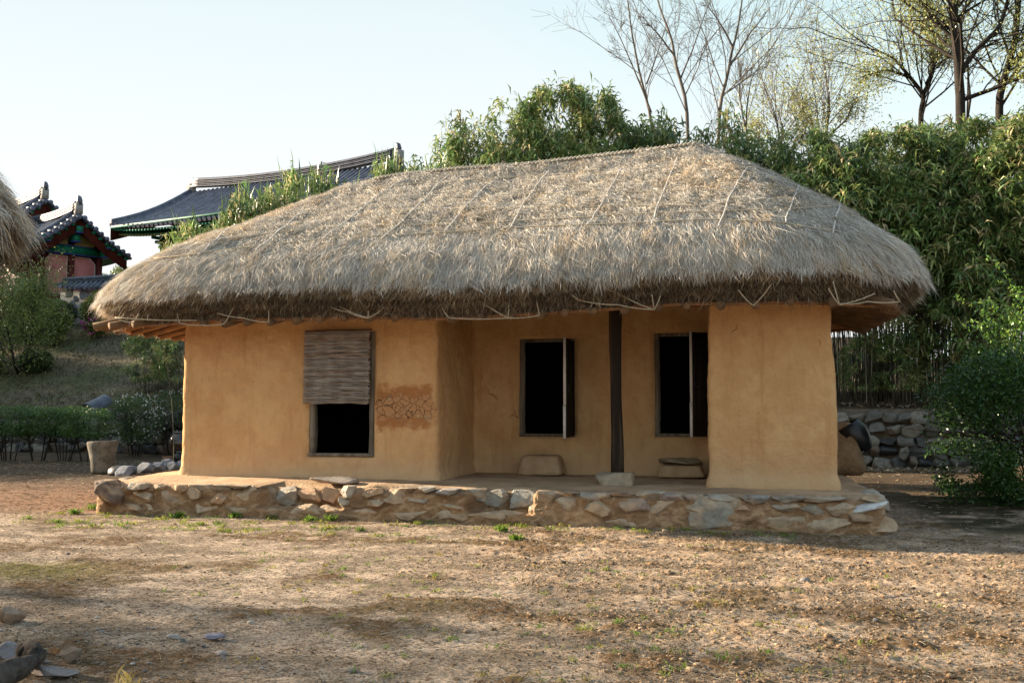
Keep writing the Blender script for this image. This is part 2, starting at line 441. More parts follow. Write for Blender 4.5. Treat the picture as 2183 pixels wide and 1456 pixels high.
dark = sstep(.0, .34, fbm(P2 * np.array([2.2, 3.6, 1]) + 71, 5, 51, .65) + .12 * rightness + .10) * .8
col = col + (cD - col) * (dark * sstep(-.55, .25, vfine + fine))[:, None]
mo = moss * sstep(-.5, .1, fine + vfine)
col = col + (cM - col) * (mo * .9)[:, None]
gr = .15 * sstep(.05, .35, fbm(P2 * 1.3 + 5, 3, 88)) * moss + sstep(1.0, .3, np.hypot((gX + 6.35) / 1.1, (gY - 7.9) / .75)) * .9
col = col + (cG - col) * (np.clip(gr, 0, 1) * .55)[:, None]
red = sstep(11.2, 13, gY) * sstep(-6.5, -9, gX)                 # reddish bare soil beside the platform
col = col + (np.array([.19, .105, .06]) - col) * (red * .85)[:, None]
rs_ = sstep(2.1, 2.8, gX) * sstep(11.8, 13.2, gY)  # dark mossy ground at the right, shade of the shrubs put into its colour
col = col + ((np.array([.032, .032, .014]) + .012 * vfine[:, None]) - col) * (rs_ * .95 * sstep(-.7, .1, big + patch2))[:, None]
far = sstep(14.5, 19, gY)
col = col + (np.array([.085, .062, .04]) - col) * far[:, None]
hillc = np.array([.17, .142, .098]) + np.array([-.06, -.02, -.04]) * sstep(-.1, .3, fbm(P2 * .5, 4, 12))[:, None]
behind = sstep(0, .5, gY - wall_line(gX))
hillc = hillc + (np.array([.045, .038, .026]) - hillc) * sstep(-9, -5, gX)[:, None]
col = col + (hillc - col) * behind[:, None]
backn = fbm(P2 * 3.3 + 3, 4, 61, .7)[:, None]
col = col * (1 + .45 * backn * (1 - near[:, None]))
col = np.clip(col * (1 + .48 * vfine[:, None] * near[:, None] + .30 * fine[:, None]), .01, .7)
nx_, ny_ = len(gx), len(gy)
ii = (np.arange(ny_ - 1)[:, None] * nx_ + np.arange(nx_ - 1)[None]).ravel()
M['ground'] = mat('soil', (.55, .55, .55), (1.25, 1.25, 1.25), 55, .97, .010, 120, attr=True, spec=.08, c3=(.95, .95, .95))
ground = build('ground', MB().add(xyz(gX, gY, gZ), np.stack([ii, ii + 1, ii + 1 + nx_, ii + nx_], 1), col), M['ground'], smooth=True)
tag(ground, 'bare sandy soil of the yard with moss patches', 'ground', kind='structure')

# --- things lying on the soil that nobody could count
rs = np.random.RandomState(4)
def near_xy(n, bias=1.0):
    y = 4.5 + (12.2 - 4.5) * rs.rand(n) ** bias
    lo = -.83 * y - .3; hi = .30 * y + .3
    return lo + (hi - lo) * rs.rand(n), y
def ground_at(x, y):
    ix = np.clip(np.searchsorted(gx, x), 0, nx_ - 1); iy = np.clip(np.searchsorted(gy, y), 0, ny_ - 1)
    return gZ[iy * nx_ + ix]
cl = MB()
x, y = near_xy(68000, 1.25)
rt = sstep(-3.6, -.4, x + .35 * (y - 8) + 1.3 * fbm(xyz(x, y) * .55, 4, 3))
pt = fbm(xyz(x, y) * np.array([2.2, 3.6, 1]) + 71, 4, 51)
keep = rs.rand(len(x)) < np.maximum(.26, (.10 + .8 * rt) * sstep(-.35, .3, pt + .2))
x, y, rt = x[keep], y[keep], rt[keep]
m2 = 4200; lft = rs.rand(m2) < .88; x = np.concatenate([x, np.where(lft, rs.uniform(-19, -8.9, m2), rs.uniform(2.0, 6.2, m2))]); y = np.concatenate([y, rs.uniform(11.6, 22, m2)]); rt = np.concatenate([rt, np.full(m2, 1.2)]); m = len(x)
sz = np.exp(rs.normal(-5.15, .45, m)) * (.7 + .5 * rt)
V0, F0 = ICO[0]
V = V0[None] * (sz[:, None, None] * rs.uniform(.55, 1.35, (m, 12, 3))) * np.array([1.25, 1.0, .62])
V = V + xyz(x, y, ground_at(x, y) + sz * .15)[:, None]
palette = np.array([[.33, .225, .135], [.39, .29, .19], [.22, .145, .085], [.12, .09, .06], [.27, .155, .08]])
cc = palette[rs.choice(5, m, p=[.3, .2, .24, .12, .14])] * rs.uniform(.7, 1.2, (m, 1))
cl.add(V.reshape(-1, 3), (F0[None] + np.arange(m)[:, None, None] * 12).reshape(-1, 3), rep(cc, 12))
tag(build('soil_crumbs', cl, M['stone'], smooth=False), 'loose crumbs of dry soil and moss on the yard', 'soil crumbs', kind='stuff')
# straw bits, dead twigs
lt = MB()
x, y = near_xy(40000, 1.2); m = len(x); a = rs.rand(m) * 6.28
d = xyz(np.cos(a), np.sin(a), rs.normal(0, .12, m)); L_ = rs.uniform(.010, .055, m) * np.where(rs.rand(m) < .05, 3.2, 1)
p0 = xyz(x, y, ground_at(x, y) + .008)
m2 = 7000; lft = rs.rand(m2) < .86
x = np.concatenate([x, np.where(lft, rs.uniform(-20, -8.9, m2), rs.uniform(2.0, 6.2, m2))]); y = np.concatenate([y, rs.uniform(11.8, 24.5, m2)])
a2 = rs.rand(m2) * 6.28; d = np.concatenate([d, xyz(np.cos(a2), np.sin(a2), rs.normal(0, .15, m2))]); L_ = np.concatenate([L_, rs.uniform(.03, .14, m2)]); m = len(x)
p0 = xyz(x, y, ground_at(x, y) + .008)
V, Fq = g_segs(p0, p0 + d * L_[:, None] + [0, 0, .004], np.where(y > 12.2, .004, .0016), np.where(y > 12.2, .002, .0009), 3)
cc = np.array([[.46, .37, .25], [.26, .18, .10], [.60, .55, .46], [.12, .085, .055]])[rs.choice(4, m, p=[.26, .30, .12, .32])]
lt.add(V, Fq, rep(cc, 6))
tag(build('dead_straw', lt, M['straw']), 'scattered bits of straw and dead twigs on the soil', 'straw litter', kind='stuff')
# small weeds
wd = MB()
def tuft(x, y, n, h, spread, c, leafy=.5):
    m = n; a = rs.rand(m) * 6.28
    p = xyz(x + rs.normal(0, spread, m), y + rs.normal(0, spread, m)); p[:, 2] = ground_at(p[:, 0], p[:, 1]) - .004
    d = xyz(np.cos(a) * .55, np.sin(a) * .55, 1 + 0 * a)
    V, Ft = g_leaves(p, d, h * rs.uniform(.5, 1.2, m), h * .16 * rs.uniform(.7, 1.5, m), rs.uniform(.1, .9, m), rs)
    wd.add(V, Ft, rep(np.asarray(c) * rs.uniform(.65, 1.25, (m, 1)), 4))
for k in range(150):                                  # fringe along the platform foot
    px = rs.uniform(20, 860) if k < 110 else rs.uniform(860, 1700)
    q = onz(px, 1092 + (px - 215) * .027 + rs.uniform(2, 26) * (1.3 if k < 110 else .5), 0)
    tuft(q[0], q[1], rs.randint(10, 34), rs.uniform(.035, .085), rs.uniform(.02, .07), [(.27, .33, .055), (.36, .36, .08), (.17, .26, .05)][rs.randint(3)])
for px, py in ((837, 1100), (890, 1100), (1072, 1132), (1100, 1150), (200, 1085), (230, 1090), (380, 1102), (160, 1095), (660, 1112), (705, 1110), (500, 1103)):
    q = onz(px, py, 0); tuft(q[0], q[1], 60, .11, .035, (.17, .28, .045))
for k in range(330):
    px = rs.uniform(500, 2183); py = rs.uniform(1140, 1450)
    if k % 2: px = 1150 + abs(rs.normal(0, 1)) * 380; py = 1200 + rs.rand() * 250
    if k % 3 == 0: px = rs.normal(750, 160); py = rs.uniform(1130, 1270)
    q = onz(px, py, 0); tuft(q[0], q[1], rs.randint(5, 22), rs.uniform(.022, .055), rs.uniform(.01, .04), [(.20, .30, .06), (.30, .34, .08), (.38, .32, .10)][rs.randint(3)])
for k in range(7):
    q = onz(rs.uniform(225, 300), rs.uniform(1440, 1475), 0); tuft(q[0], q[1], 7, .10, .03, (.40, .32, .12))
tag(build('weeds', wd, M['weed']), 'small green and yellowing weeds sprouting from the soil', 'weeds', kind='stuff')
# pebbles
pb = MB()
for k in range(240):
    if k < 170: q = onz(rs.uniform(0, 560), rs.uniform(1290, 1440), 0)
    else: q = onz(rs.uniform(0, 2183), rs.uniform(1130, 1450), 0)
    s_ = math.exp(rs.normal(-4.3, .45))
    V, Fc = g_rock((q[0], q[1], ground_at(q[0], q[1]) + s_ * .2), (s_ * rs.uniform(.9, 1.7), s_, s_ * .6), k, 1, 5, .08)
    pb.add(V, Fc, np.array([(.34, .32, .30), (.24, .23, .23), (.40, .34, .27), (.50, .49, .46)][rs.randint(4)]) * rs.uniform(.6, 1.1))
tag(build('pebbles', pb, M['stone']), 'grey pebbles and chips strewn over the yard', 'pebbles', kind='stuff')

def single_rock(name, label, cat, px, py, size, c, seed, z=0.0, lift=.3, group=None, m='stone', planes=9, box=0.0):
    q = onz(px, py, z)
    V, Fc = g_rock((q[0], q[1] + size[1] * .4, z + size[2] * lift), size, seed, 3, planes, .09, box)
    return tag(build(name, MB().add(V, Fc, c), M[m], loc=(q[0], q[1] + size[1] * .4, z), smooth=False), label, cat, group)
single_rock('rock', 'brown angular rock lying on the soil right of the old root', 'rock', 143, 1408, (.105, .09, .08), (.26, .21, .16), 11)
single_rock('rock', 'small orange brown stone just left of the angular brown rock', 'rock', 112, 1393, (.055, .05, .045), (.36, .19, .09), 12)
single_rock('rock', 'pale tan rock half buried at the left edge above the old root', 'rock', 14, 1322, (.16, .12, .10), (.36, .27, .20), 13)
single_rock('rock', 'rounded grey stone at the left edge behind the old root', 'rock', 4, 1406, (.10, .12, .10), (.26, .26, .28), 14)
single_rock('flat_stone', 'flat grey slab lying beside the old root', 'stone', 98, 1440, (.24, .16, .04), (.28, .25, .24), 15, lift=.2)
single_rock('rock', 'smooth flat grey stone on the gravelly strip of the yard', 'rock', 366, 1362, (.085, .06, .03), (.40, .38, .35), 16)
single_rock('rock', 'flat bluish stone beside the smooth grey stone on the gravelly strip', 'rock', 452, 1362, (.12, .08, .035), (.27, .26, .31), 17)
q = onz(60, 1442, 0)
pts = np.array([onz(-60, 1470, .05), onz(0, 1440, .07), onz(45, 1420, .075), onz(76, 1407, .07), onz(82, 1398, .09), onz(66, 1385, .105), onz(44, 1388, .095)])
lg = MB(); tt = np.linspace(0, 1, 40)
Pp = np.stack([np.interp(tt, np.linspace(0, 1, len(pts)), pts[:, k]) for k in range(3)], 1)
V, Fs = g_tube(Pp, .062 + .012 * np.sin(tt * 9) - .02 * tt, 14)
V = V + .016 * fbm(V * 14, 4, 2)[:, None] * norm(V - V.mean(0)) + .012 * np.stack([fbm(V * 30 + k, 2, k) for k in range(3)], 1)
tag(build('old_root', lg.add(V, Fs), M['log'], loc=(q[0], q[1], 0)), 'weathered dark crooked root lying in the near left corner', 'root')

# ------------------------------------------------------------------ stone platform
def ptop(x, y): return .405 + .05 * sstep(12.5, 13.6, y) * sstep(2.5, -8, x) + .012 * fbm(xyz(x, y) * .9, 3, 8) + .012 * sstep(-6.5, -9, x)
PF = 12.34                                          # front face
notch = lambda x: sstep(-6.28, -6.18, x) * sstep(-5.02, -5.12, x) + sstep(-3.42, -3.30, x) * sstep(-2.48, -2.58, x)
platform = thing('stone_platform', 'low stone and earth platform that the thatched house stands on', 'platform', (-3.6, 15.2, 0))
px_ = graded([(-8.8, 1.70, .022)]); L0, L1 = -9.25, 1.93
pb_ = MB()
# profile across: rows t from foot of the front face up over the lip and back across the top
rows = []
for t in np.linspace(0, 1, 34): rows.append(('f', t))
for yy in np.concatenate([np.linspace(.03, .5, 12), np.linspace(.6, 6.2, 42)]): rows.append(('t', yy))
xs = px_; gridP = []
wob = .05 * fbm(xyz(xs * .8, 3), 3, 40)
for kind, t in rows:
    nn = notch(xs)
    front = PF + wob - .05 * (xs < -8.5) + nn * .30
    if kind == 'f':
        z = (ptop(xs, front) - .03) * t - .02 * (1 - t)
        step = nn * sstep(.40, .34, t) * .33
        y = front - step - .06 * (1 - t) + .045 * fbm(xyz(xs * 3, t * 2.0), 4, 41) + .030 * np.abs(fbm(xyz(xs * 7, t * 3.4), 3, 43)) + .012 * fbm(xyz(xs * 22, t * 10), 2, 45)
        y = y + .06 * sstep(.85, 1, t) ** 2
    else:
        y = front + .05 + t
        z = ptop(xs, y) - .03 * sstep(.12, .0, t) + .008 * fbm(xyz(xs * 5, y * 5), 3, 44)
        z = z - nn * .05 * sstep(.35, .1, t) + .05 * sstep(-4.95, -4.6, xs) * sstep(-3.7, -4.2, xs) * sstep(.5, .1, t)
    gridP.append(xyz(xs, y, z))
G = np.array(gridP)
# round the two ends
end = np.minimum((G[..., 0] - (-8.8)) / .25, (1.70 - G[..., 0]) / .15); e = np.clip(1 - end, 0, 1)
G[..., 1] += .22 * e ** 2 * (G[..., 1] < 13.5); G[..., 2] *= 1 - .10 * e ** 2
nr, nc = G.shape[:2]
ii = (np.arange(nr - 1)[:, None] * nc + np.arange(nc - 1)[None]).ravel()
gc = np.ones((nr * nc, 3)); gp = G.reshape(-1, 3)
dk = sstep(.0, .4, fbm(gp * np.array([2, 2, 5]), 4, 47))[:, None]
rough_ = (sstep(.0, .22, np.abs(fbm(np.stack([gp[:, 0] * 7, (gp[:, 2] / .4) * 3.4, 0 * gp[:, 0]], 1), 3, 43))) * (gp[:, 1] < 12.75) * (gp[:, 2] < .40))[:, None]
gc = gc * (1 - rough_ * np.array([[.30, .34, .37]]))
gc = gc * (1 - .28 * dk) * np.where(gp[:, 2:3] < .36, np.array([[.92, .84, .74]]), 1)
pb_.add(gp, np.stack([ii, ii + 1, ii + 1 + nc, ii + nc], 1), gc)
# end walls
for side, j in ((0, 0), (1, nc - 1)):
    e_ = G[:, j]; b = e_.copy(); b[:, 2] = -.05
    k = np.arange(nr - 1); V = np.concatenate([e_, b])
    q4 = np.stack([k, k + 1, k + 1 + nr, k + nr], 1)
    pb_.add(V, q4, (.8, .75, .7))
build('earth_fill', pb_, M['earth'], platform, smooth=True)
T_, G_, R_, D_, LG_, P_ = (.46, .355, .245), (.34, .305, .25), (.44, .29, .18), (.16, .12, .10), (.42, .385, .32), (.30, .245, .21)
stones = [(238,1048,62,52,D_),(295,1031,46,26,G_),(292,1048,12,12,T_),(310,1056,50,28,T_),(285,1081,38,20,T_),(326,1079,43,22,T_),(370,1070,60,38,T_),(417,1053,41,22,T_),(428,1037,43,15,G_),(475,1037,34,21,G_),(510,1035,42,14,G_),(527,1056,50,34,T_),(438,1082,54,27,T_),(500,1086,62,22,T_),(340,1040,30,16,T_),(385,1040,34,16,R_),(470,1060,40,22,R_),
 (571,1056,38,32,(.36,.28,.20)),(614,1053,50,34,(.33,.30,.26)),(661,1056,45,29,R_),(703,1056,44,32,R_),(580,1093,72,19,T_),(650,1090,62,25,T_),(708,1094,56,23,T_),
 (738,1045,28,28,LG_),(737,1071,27,25,(.36,.32,.26)),(785,1096,76,26,T_),(840,1060,54,31,T_),(865,1038,34,14,G_),(900,1068,54,18,(.34,.31,.27)),(870,1097,76,25,T_),(908,1041,34,17,LG_),(952,1046,44,30,(.34,.33,.32)),(936,1099,52,26,T_),(978,1099,50,22,R_),(964,1080,46,17,T_),(795,1050,36,20,R_),(800,1072,40,18,T_),
 (1013,1059,52,32,G_),(1060,1064,52,33,(.30,.29,.25)),(1115,1068,50,35,(.30,.30,.27)),(1052,1104,100,25,T_),(1134,1111,72,22,T_),
 (1164,1055,38,36,G_),(1151,1085,34,28,T_),(1214,1046,28,12,T_),(1258,1058,60,21,G_),(1208,1072,52,26,G_),(1228,1113,100,29,T_),(1276,1084,58,30,T_),(1324,1053,38,12,P_),(1381,1056,50,23,LG_),(1433,1056,43,20,(.33,.28,.25)),(1479,1061,36,20,P_),(1537,1062,60,14,G_),(1611,1061,53,19,(.32,.31,.28)),(1689,1061,64,16,G_),(1757,1061,66,14,G_),(1346,1083,56,33,(.31,.24,.20)),(1413,1080,56,24,T_),(1532,1100,84,58,(.30,.285,.24)),(1336,1115,72,29,T_),(1436,1115,82,29,T_),(1635,1112,104,43,T_),(1670,1082,50,14,G_),(1728,1083,40,20,G_),(1753,1121,114,29,T_),(1838,1100,66,24,(.24,.16,.10)),(1850,1124,80,30,(.38,.27,.175)),(1862,1052,38,26,LG_),(1800,1085,48,22,T_),(1590,1086,36,20,R_),(1480,1086,34,20,T_)]
sf = MB(); k = 0
for cx, cy, w, h, c in stones:
    k += 1
    Y0 = PF
    q = ony(cx, cy, PF); s_ = q[1] / F_PX * 1.03
    inn = float(notch(np.array([q[0]]))[0]); up = cy < 1080 - (cx < 700) * 0
    yy = PF + (.27 if inn > .5 and cy < 1078 else (-.02 if inn > .5 else .02)) + .05 * float(fbm(np.array([[q[0] * .8, 3, 0]]), 3, 40)[0])
    q = ony(cx, cy, yy)
    wd_, hh = w * s_ * 1.04, h * s_ * 1.06
    dp = .22 if c is not D_ else .42
    V, Fc = g_rock((q[0], yy + dp * .5 - .058 - .018 * ((k * 7) % 3) - (.08 if c is D_ else 0), q[2]), (wd_ * 1.08, dp, hh * 1.08), 100 + k, 4, 14, .11, .30)
    V[:, 2] = np.maximum(V[:, 2], -.01); cap_ = float(ptop(np.array([q[0]]), np.array([yy]))[0]) + (.03 if c in (LG_, D_) else .004); V[:, 2] = np.where(V[:, 2] > cap_, cap_ + (V[:, 2] - cap_) * .15, V[:, 2])
    mud = sstep(-.15, .35, fbm(V * 6 + k, 4, 60) + .25 * sstep(.16, .0, V[:, 2]))[:, None]
    cc = np.array(c) * (1 + .16 * fbm(V * 9, 3, k)[:, None]) * (.9 + .03 * (k % 7))
    sf.add(V, Fc, cc + (np.array([.47, .355, .24]) - cc) * mud * .68)
for k in range(9):                                    # right-hand end of the platform
    V, Fc = g_rock((1.60 + .02 * (k % 3), 12.75 + (k // 2) * .55, .12 + .19 * (k % 2)), (.22, .5, .2), 300 + k, 3, 8, .06, .35)
    sf.add(V, Fc, np.array([LG_, G_, T_][k % 3]) * .85)
for k in range(8):
    V, Fc = g_rock((-8.68 + .03 * (k % 3), 13.0 + (k // 2) * .6, .12 + .19 * (k % 2)), (.26, .5, .22), 320 + k, 3, 8, .06, .35)
    sf.add(V, Fc, np.array([T_, G_, T_][k % 3]) * .9)
build('stone_facing', sf, M['stone'], platform, smooth=False)
q = ony(1848, 1084, PF - .04)
V, Fc = g_rock((q[0], q[1] + .06, q[2]), (.36, .26, .10), 77, 3, 9, .12)
V[:, 2] += (V[:, 0] - q[0]) * .30
o = build('corner_slab', MB().add(V, Fc), M['quartz'], platform, smooth=False); o['label'] = 'white quartz slab wedged into the corner'

# ------------------------------------------------------------------ thatched roof builder
class Thatch:
    def __init__(s, x0, x1, y0, y1, r, rx0, rx1, ze, zr, seed=0):
        s.x0, s.x1, s.y0, s.y1, s.r = x0, x1, y0, y1, r
        s.rx0, s.rx1, s.yc, s.ze, s.zr, s.seed = rx0, rx1, (y0 + y1) / 2, ze, zr, seed
        pts = []
        for cx, cy, a0 in ((x1 - r, y0 + r, -90), (x1 - r, y1 - r, 0), (x0 + r, y1 - r, 90), (x0 + r, y0 + r, 180)):
            for a in np.linspace(a0, a0 + 90, 40): pts.append((cx + r * math.cos(R(a)), cy + r * math.sin(R(a))))
        pts = np.array(pts + pts[:1])
        d = np.concatenate([[0], np.cumsum(np.linalg.norm(np.diff(pts, axis=0), axis=1))])
        s.L = d[-1]; s.d, s.pts = d, pts
        vv = np.linspace(0, 1, 400)
        g = np.interp(vv, [0, .04, .12, .25, .45, .68, .82, .90, .96, 1], [0, .105, .225, .350, .520, .700, .815, .880, .950, 1.0])
        kk = np.hanning(25); kk /= kk.sum()
        g2 = np.convolve(np.pad(g, 12, mode='edge'), kk, 'valid'); g2 = (g2 - g2[0]) / (g2[-1] - g2[0])
        s.vv, s.g = vv, g2
    def E(s, t):
        t = np.mod(t, s.L); return np.stack([np.interp(t, s.d, s.pts[:, 0]), np.interp(t, s.d, s.pts[:, 1])], -1)
    def nin(s, t):
        a = s.E(t + .15) - s.E(t - .15); a = a / np.linalg.norm(a, axis=-1, keepdims=True)
        return np.stack([-a[..., 1], a[..., 0]], -1)
    def S(s, t, v, lumps=True):
        e = s.E(t); w = s.rx1 - s.rx0
        tt = (e[..., 0] - s.rx0) / w
        tt = np.where(tt < .5, np.maximum(tt, 0), np.minimum(tt, 1))
        rx = s.rx0 + w * tt
        h = v
        x = e[..., 0] * (1 - h) + rx * h; y = e[..., 1] * (1 - h) + s.yc * h
        z0 = s.ze(e[..., 0]); z = z0 + (s.zr(rx) - z0) * np.interp(v, s.vv, s.g)
        if lumps:
            q = xyz(x, y, z)
            z = z + .055 * fbm(q * .9, 3, 61 + s.seed).reshape(x.shape) if q.ndim == 2 else z
        return xyz(x, y, z)
    def frame(s, t, v):
        P = s.S(t, v); dt, dv = .04, .012
        pt = s.S(t + dt, v) - s.S(t - dt, v); pv = s.S(t, np.minimum(v + dv, 1)) - s.S(t, np.maximum(v - dv, 0))
        N = norm(np.cross(pt, pv)); N = np.where(N[:, 2:3] < 0, -N, N)
        return P, N, norm(-pv), norm(pt), np.linalg.norm(np.cross(pt, pv), axis=1) / (dt * dv)
    def lip(s, t, w):
        """the cut, undercut edge below the lip: w 0 top .. 1 bottom"""
        e = s.E(t); n = s.nin(t)
        st = .06 * (np.floor(w * 3) / 3) + .30 * w ** 1.3
        p = e + n * (st + .02)[..., None]
        return xyz(p[..., 0], p[..., 1], s.ze(e[..., 0]) - .02 - .40 * w)
STRAW = np.array([[.69, .645, .565], [.58, .535, .46], [.64, .51, .35], [.74, .70, .62], [.42, .355, .275]])
def strands(P, N, D, T, L, W, rs, lift0, lift1, lean, curl, col):
    """thin blades: root P going down D, bending back to the surface"""
    m = len(P)
    D = norm(D + T * lean[:, None])
    A = P + N * .004
    B = P + D * (L * .5)[:, None] + N * lift0[:, None]
    Cc = P + D * L[:, None] + N * lift1[:, None] + T * (curl * L)[:, None]
    sd = norm(T + N * rs.normal(0, .5, (m, 1))) * (W / 2)[:, None]
    V = np.stack([A - sd, A + sd, B - sd * .9, B + sd * .9, Cc], 1).reshape(-1, 3)
    i = np.arange(m)[:, None] * 5
    return V, [i + [[0, 1, 3, 2]], i + [[2, 3, 4]]], np.repeat(col, 5, 0)
def build_thatch(rf, root, nclump, per, nlip, seed, trange=None, back=.15, scale=1.0, fringe=1.0):
    rs = np.random.RandomState(seed)
    # solid body
    nt_, nv_ = 420, 60
    t = np.linspace(0, rf.L, nt_, endpoint=False); v = np.linspace(0, 1, nv_)
    Tg, Vg = np.meshgrid(t, v); P = rf.S(Tg.ravel(), Vg.ravel())
    j = np.arange(nt_); i = np.arange(nv_ - 1)[:, None] * nt_
    q4 = np.stack(np.broadcast_arrays(i + j, i + (j + 1) % nt_, i + nt_ + (j + 1) % nt_, i + nt_ + j), -1).reshape(-1, 4)
    body = MB().add(P, q4)
    roof = build('thatch_roof', body, M['thatch_base'], root, smooth=True)
    # clumps of straw on the slopes
    t, v = rs.rand(nclump * 8) * rf.L, rs.rand(nclump * 8) * .985
    A_ = rf.frame(t, v)[4]; kp = rs.rand(len(t)) < A_ / np.percentile(A_, 98); t, v = t[kp], v[kp]
    e = rf.E(t)
    keep = (e[:, 1] < rf.yc + .9 * (rf.y1 - rf.yc) * (rs.rand(len(t)) < .6)) | (rs.rand(len(t)) < back)
    if trange is not None: keep &= trange(e)
    t, v = t[keep][:nclump], v[keep][:nclump]
    if len(t) < nclump * .9: print('clumps', len(t))
    nc_ = len(t)
    P, N, D, T, _ = rf.frame(t, v)
    big = fbm(P * 1.6, 3, seed + 5)
    lean = rs.normal(0, .16, nc_) + .42 * fbm(P * 1.7, 3, seed + 9)
    vz = v; v = v + rs.normal(0, .09, nc_)
    long_ = np.where(v < .34, rs.uniform(.28, .42, nc_), rs.uniform(.13, .26, nc_)) * np.clip(.35 + vz * 7, .3, 1) * scale
    tilt = np.where(v < .34, rs.uniform(.01, .045, nc_), rs.uniform(.02, .075, nc_)) * scale
    mess = np.where(v < .34, .10, .42)
    v = vz
    pal = rs.choice(5, nc_, p=[.46, .34, .08, .07, .05])
    gold = (fbm(P * np.array([1.4, 1.4, 2.2]), 3, seed + 70) > .24) & (rs.rand(nc_) < .45)
    pal = np.where(gold, 2, pal)
    k = np.repeat(np.arange(nc_), per); m = len(k)
    rad = .085 * scale
    a = rs.normal(0, .5, (m, 2)) * rad
    off = T[k] * a[:, :1] + D[k] * (a[:, 1:] * 1.6)
    Pk = P[k] + off + N[k] * (np.abs(rs.normal(0, .012, m)) * scale)[:, None]
    Lk = long_[k] * rs.uniform(.65, 1.2, m); Wk = rs.uniform(.0035, .0075, m) * scale
    curl = -a[:, 0] / np.maximum(Lk, .05) * .55 + rs.normal(0, mess[k])
    col = STRAW[pal[k]] * (1 + .14 * big[k])[:, None] * rs.uniform(.72, 1.18, (m, 1))
    sw = rs.rand(m) < .12; st_ = rs.rand(m) < .05; Wk = np.where(st_, .0095 * scale, Wk); curl = np.where(st_, rs.normal(0, .5, m), curl)
    col = np.where(sw[:, None], STRAW[rs.choice(5, m)] * .95, col)
    col = np.where(st_[:, None], STRAW[3] * rs.uniform(.8, 1.1, (m, 1)), col)
    V, Fs, cc = strands(Pk, N[k], D[k], T[k], Lk, Wk, rs, tilt[k] * rs.uniform(.5, 1.4, m), tilt[k] * rs.uniform(-.2, 1.7, m), lean[k] + rs.normal(0, mess[k] * .5), curl, col)
    fib = MB().add(V, Fs, cc)
    # fringe at the lip
    ml = nlip // 2
    t = rs.rand(ml) * rf.L; e = rf.E(t); kp = (e[:, 1] < rf.yc + 1.2) | (rs.rand(ml) < back)
    if trange is not None: kp &= trange(e)
    t = t[kp]; ml = len(t); v = rs.rand(ml) ** 1.3 * .06
    P, N, D, T, _ = rf.frame(t, v)
    fl = fbm(P * 2.2, 3, seed + 31)
    D = norm(D * .8 + np.array([0, 0, -.8]))
    Lk = rs.uniform(.05, .16, ml) * np.clip(1 + 2.6 * fl, .2, 2.6) * scale * fringe
    col = STRAW[rs.choice(5, ml, p=[.45, .30, .12, .06, .07])] * rs.uniform(.7, 1.15, (ml, 1))
    V, Fs, cc = strands(P, N, D, T, Lk, rs.uniform(.005, .009, ml) * scale, rs, rs.uniform(0, .03, ml), rs.uniform(-.02, .05, ml), rs.normal(0, .25, ml) + .3 * fbm(P * 3, 2, 3), rs.normal(0, .12, ml), col)
    fib.add(V, Fs, cc)
    o = build('straw', fib, M['straw'], roof)
    # undercut edge: old brown layers
    nt_ = 520; t = np.linspace(0, rf.L, nt_, endpoint=False); w = np.linspace(0, 1, 16)
    Tg, Wg = np.meshgrid(t, w); P = rf.lip(Tg.ravel(), Wg.ravel())
    P = P + .03 * np.stack([fbm(P * 4 + 9 * q, 3, seed + q) for q in range(3)], 1)
    j = np.arange(nt_); i = np.arange(15)[:, None] * nt_
    q4 = np.stack(np.broadcast_arrays(i + j, i + (j + 1) % nt_, i + nt_ + (j + 1) % nt_, i + nt_ + j), -1).reshape(-1, 4)
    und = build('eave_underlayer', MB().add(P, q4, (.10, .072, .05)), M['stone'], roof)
    t = rs.rand(nlip) * rf.L; e = rf.E(t); kp = (e[:, 1] < rf.yc + 1.2) | (rs.rand(nlip) < back)
    if trange is not None: kp &= trange(e)
    t = t[kp]; ml = len(t)
    tier = rs.choice(4, ml, p=[.32, .28, .22, .18]); w = np.clip(tier / 3.6 + rs.normal(0, .07, ml), 0, 1)
    P = rf.lip(t, w); n2 = rf.nin(t); out = xyz(-n2[:, 0], -n2[:, 1], 0); T = xyz(-n2[:, 1], n2[:, 0], 0)
    D = norm(out * rs.uniform(.25, .9, (ml, 1)) + np.array([0, 0, -1.0]) * rs.uniform(.4, 1.1, (ml, 1)))
    P = P + out * .015 - D * .03
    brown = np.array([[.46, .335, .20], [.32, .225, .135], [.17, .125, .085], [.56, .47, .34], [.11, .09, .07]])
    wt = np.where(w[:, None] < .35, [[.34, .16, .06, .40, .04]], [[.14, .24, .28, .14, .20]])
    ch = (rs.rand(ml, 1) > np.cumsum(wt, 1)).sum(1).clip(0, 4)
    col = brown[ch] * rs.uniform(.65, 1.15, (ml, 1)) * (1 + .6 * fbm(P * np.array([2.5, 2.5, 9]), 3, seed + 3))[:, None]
    V, Fs, cc = strands(P, out, D, T, rs.uniform(.05, .16, ml) * np.where(rs.rand(ml) < .06, 1.7, 1) * scale, rs.uniform(.005, .010, ml) * scale, rs, rs.uniform(-.006, .015, ml), rs.uniform(-.02, .03, ml), rs.normal(0, .3, ml), rs.normal(0, .2, ml), col)
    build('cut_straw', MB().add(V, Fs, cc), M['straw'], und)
    return roof

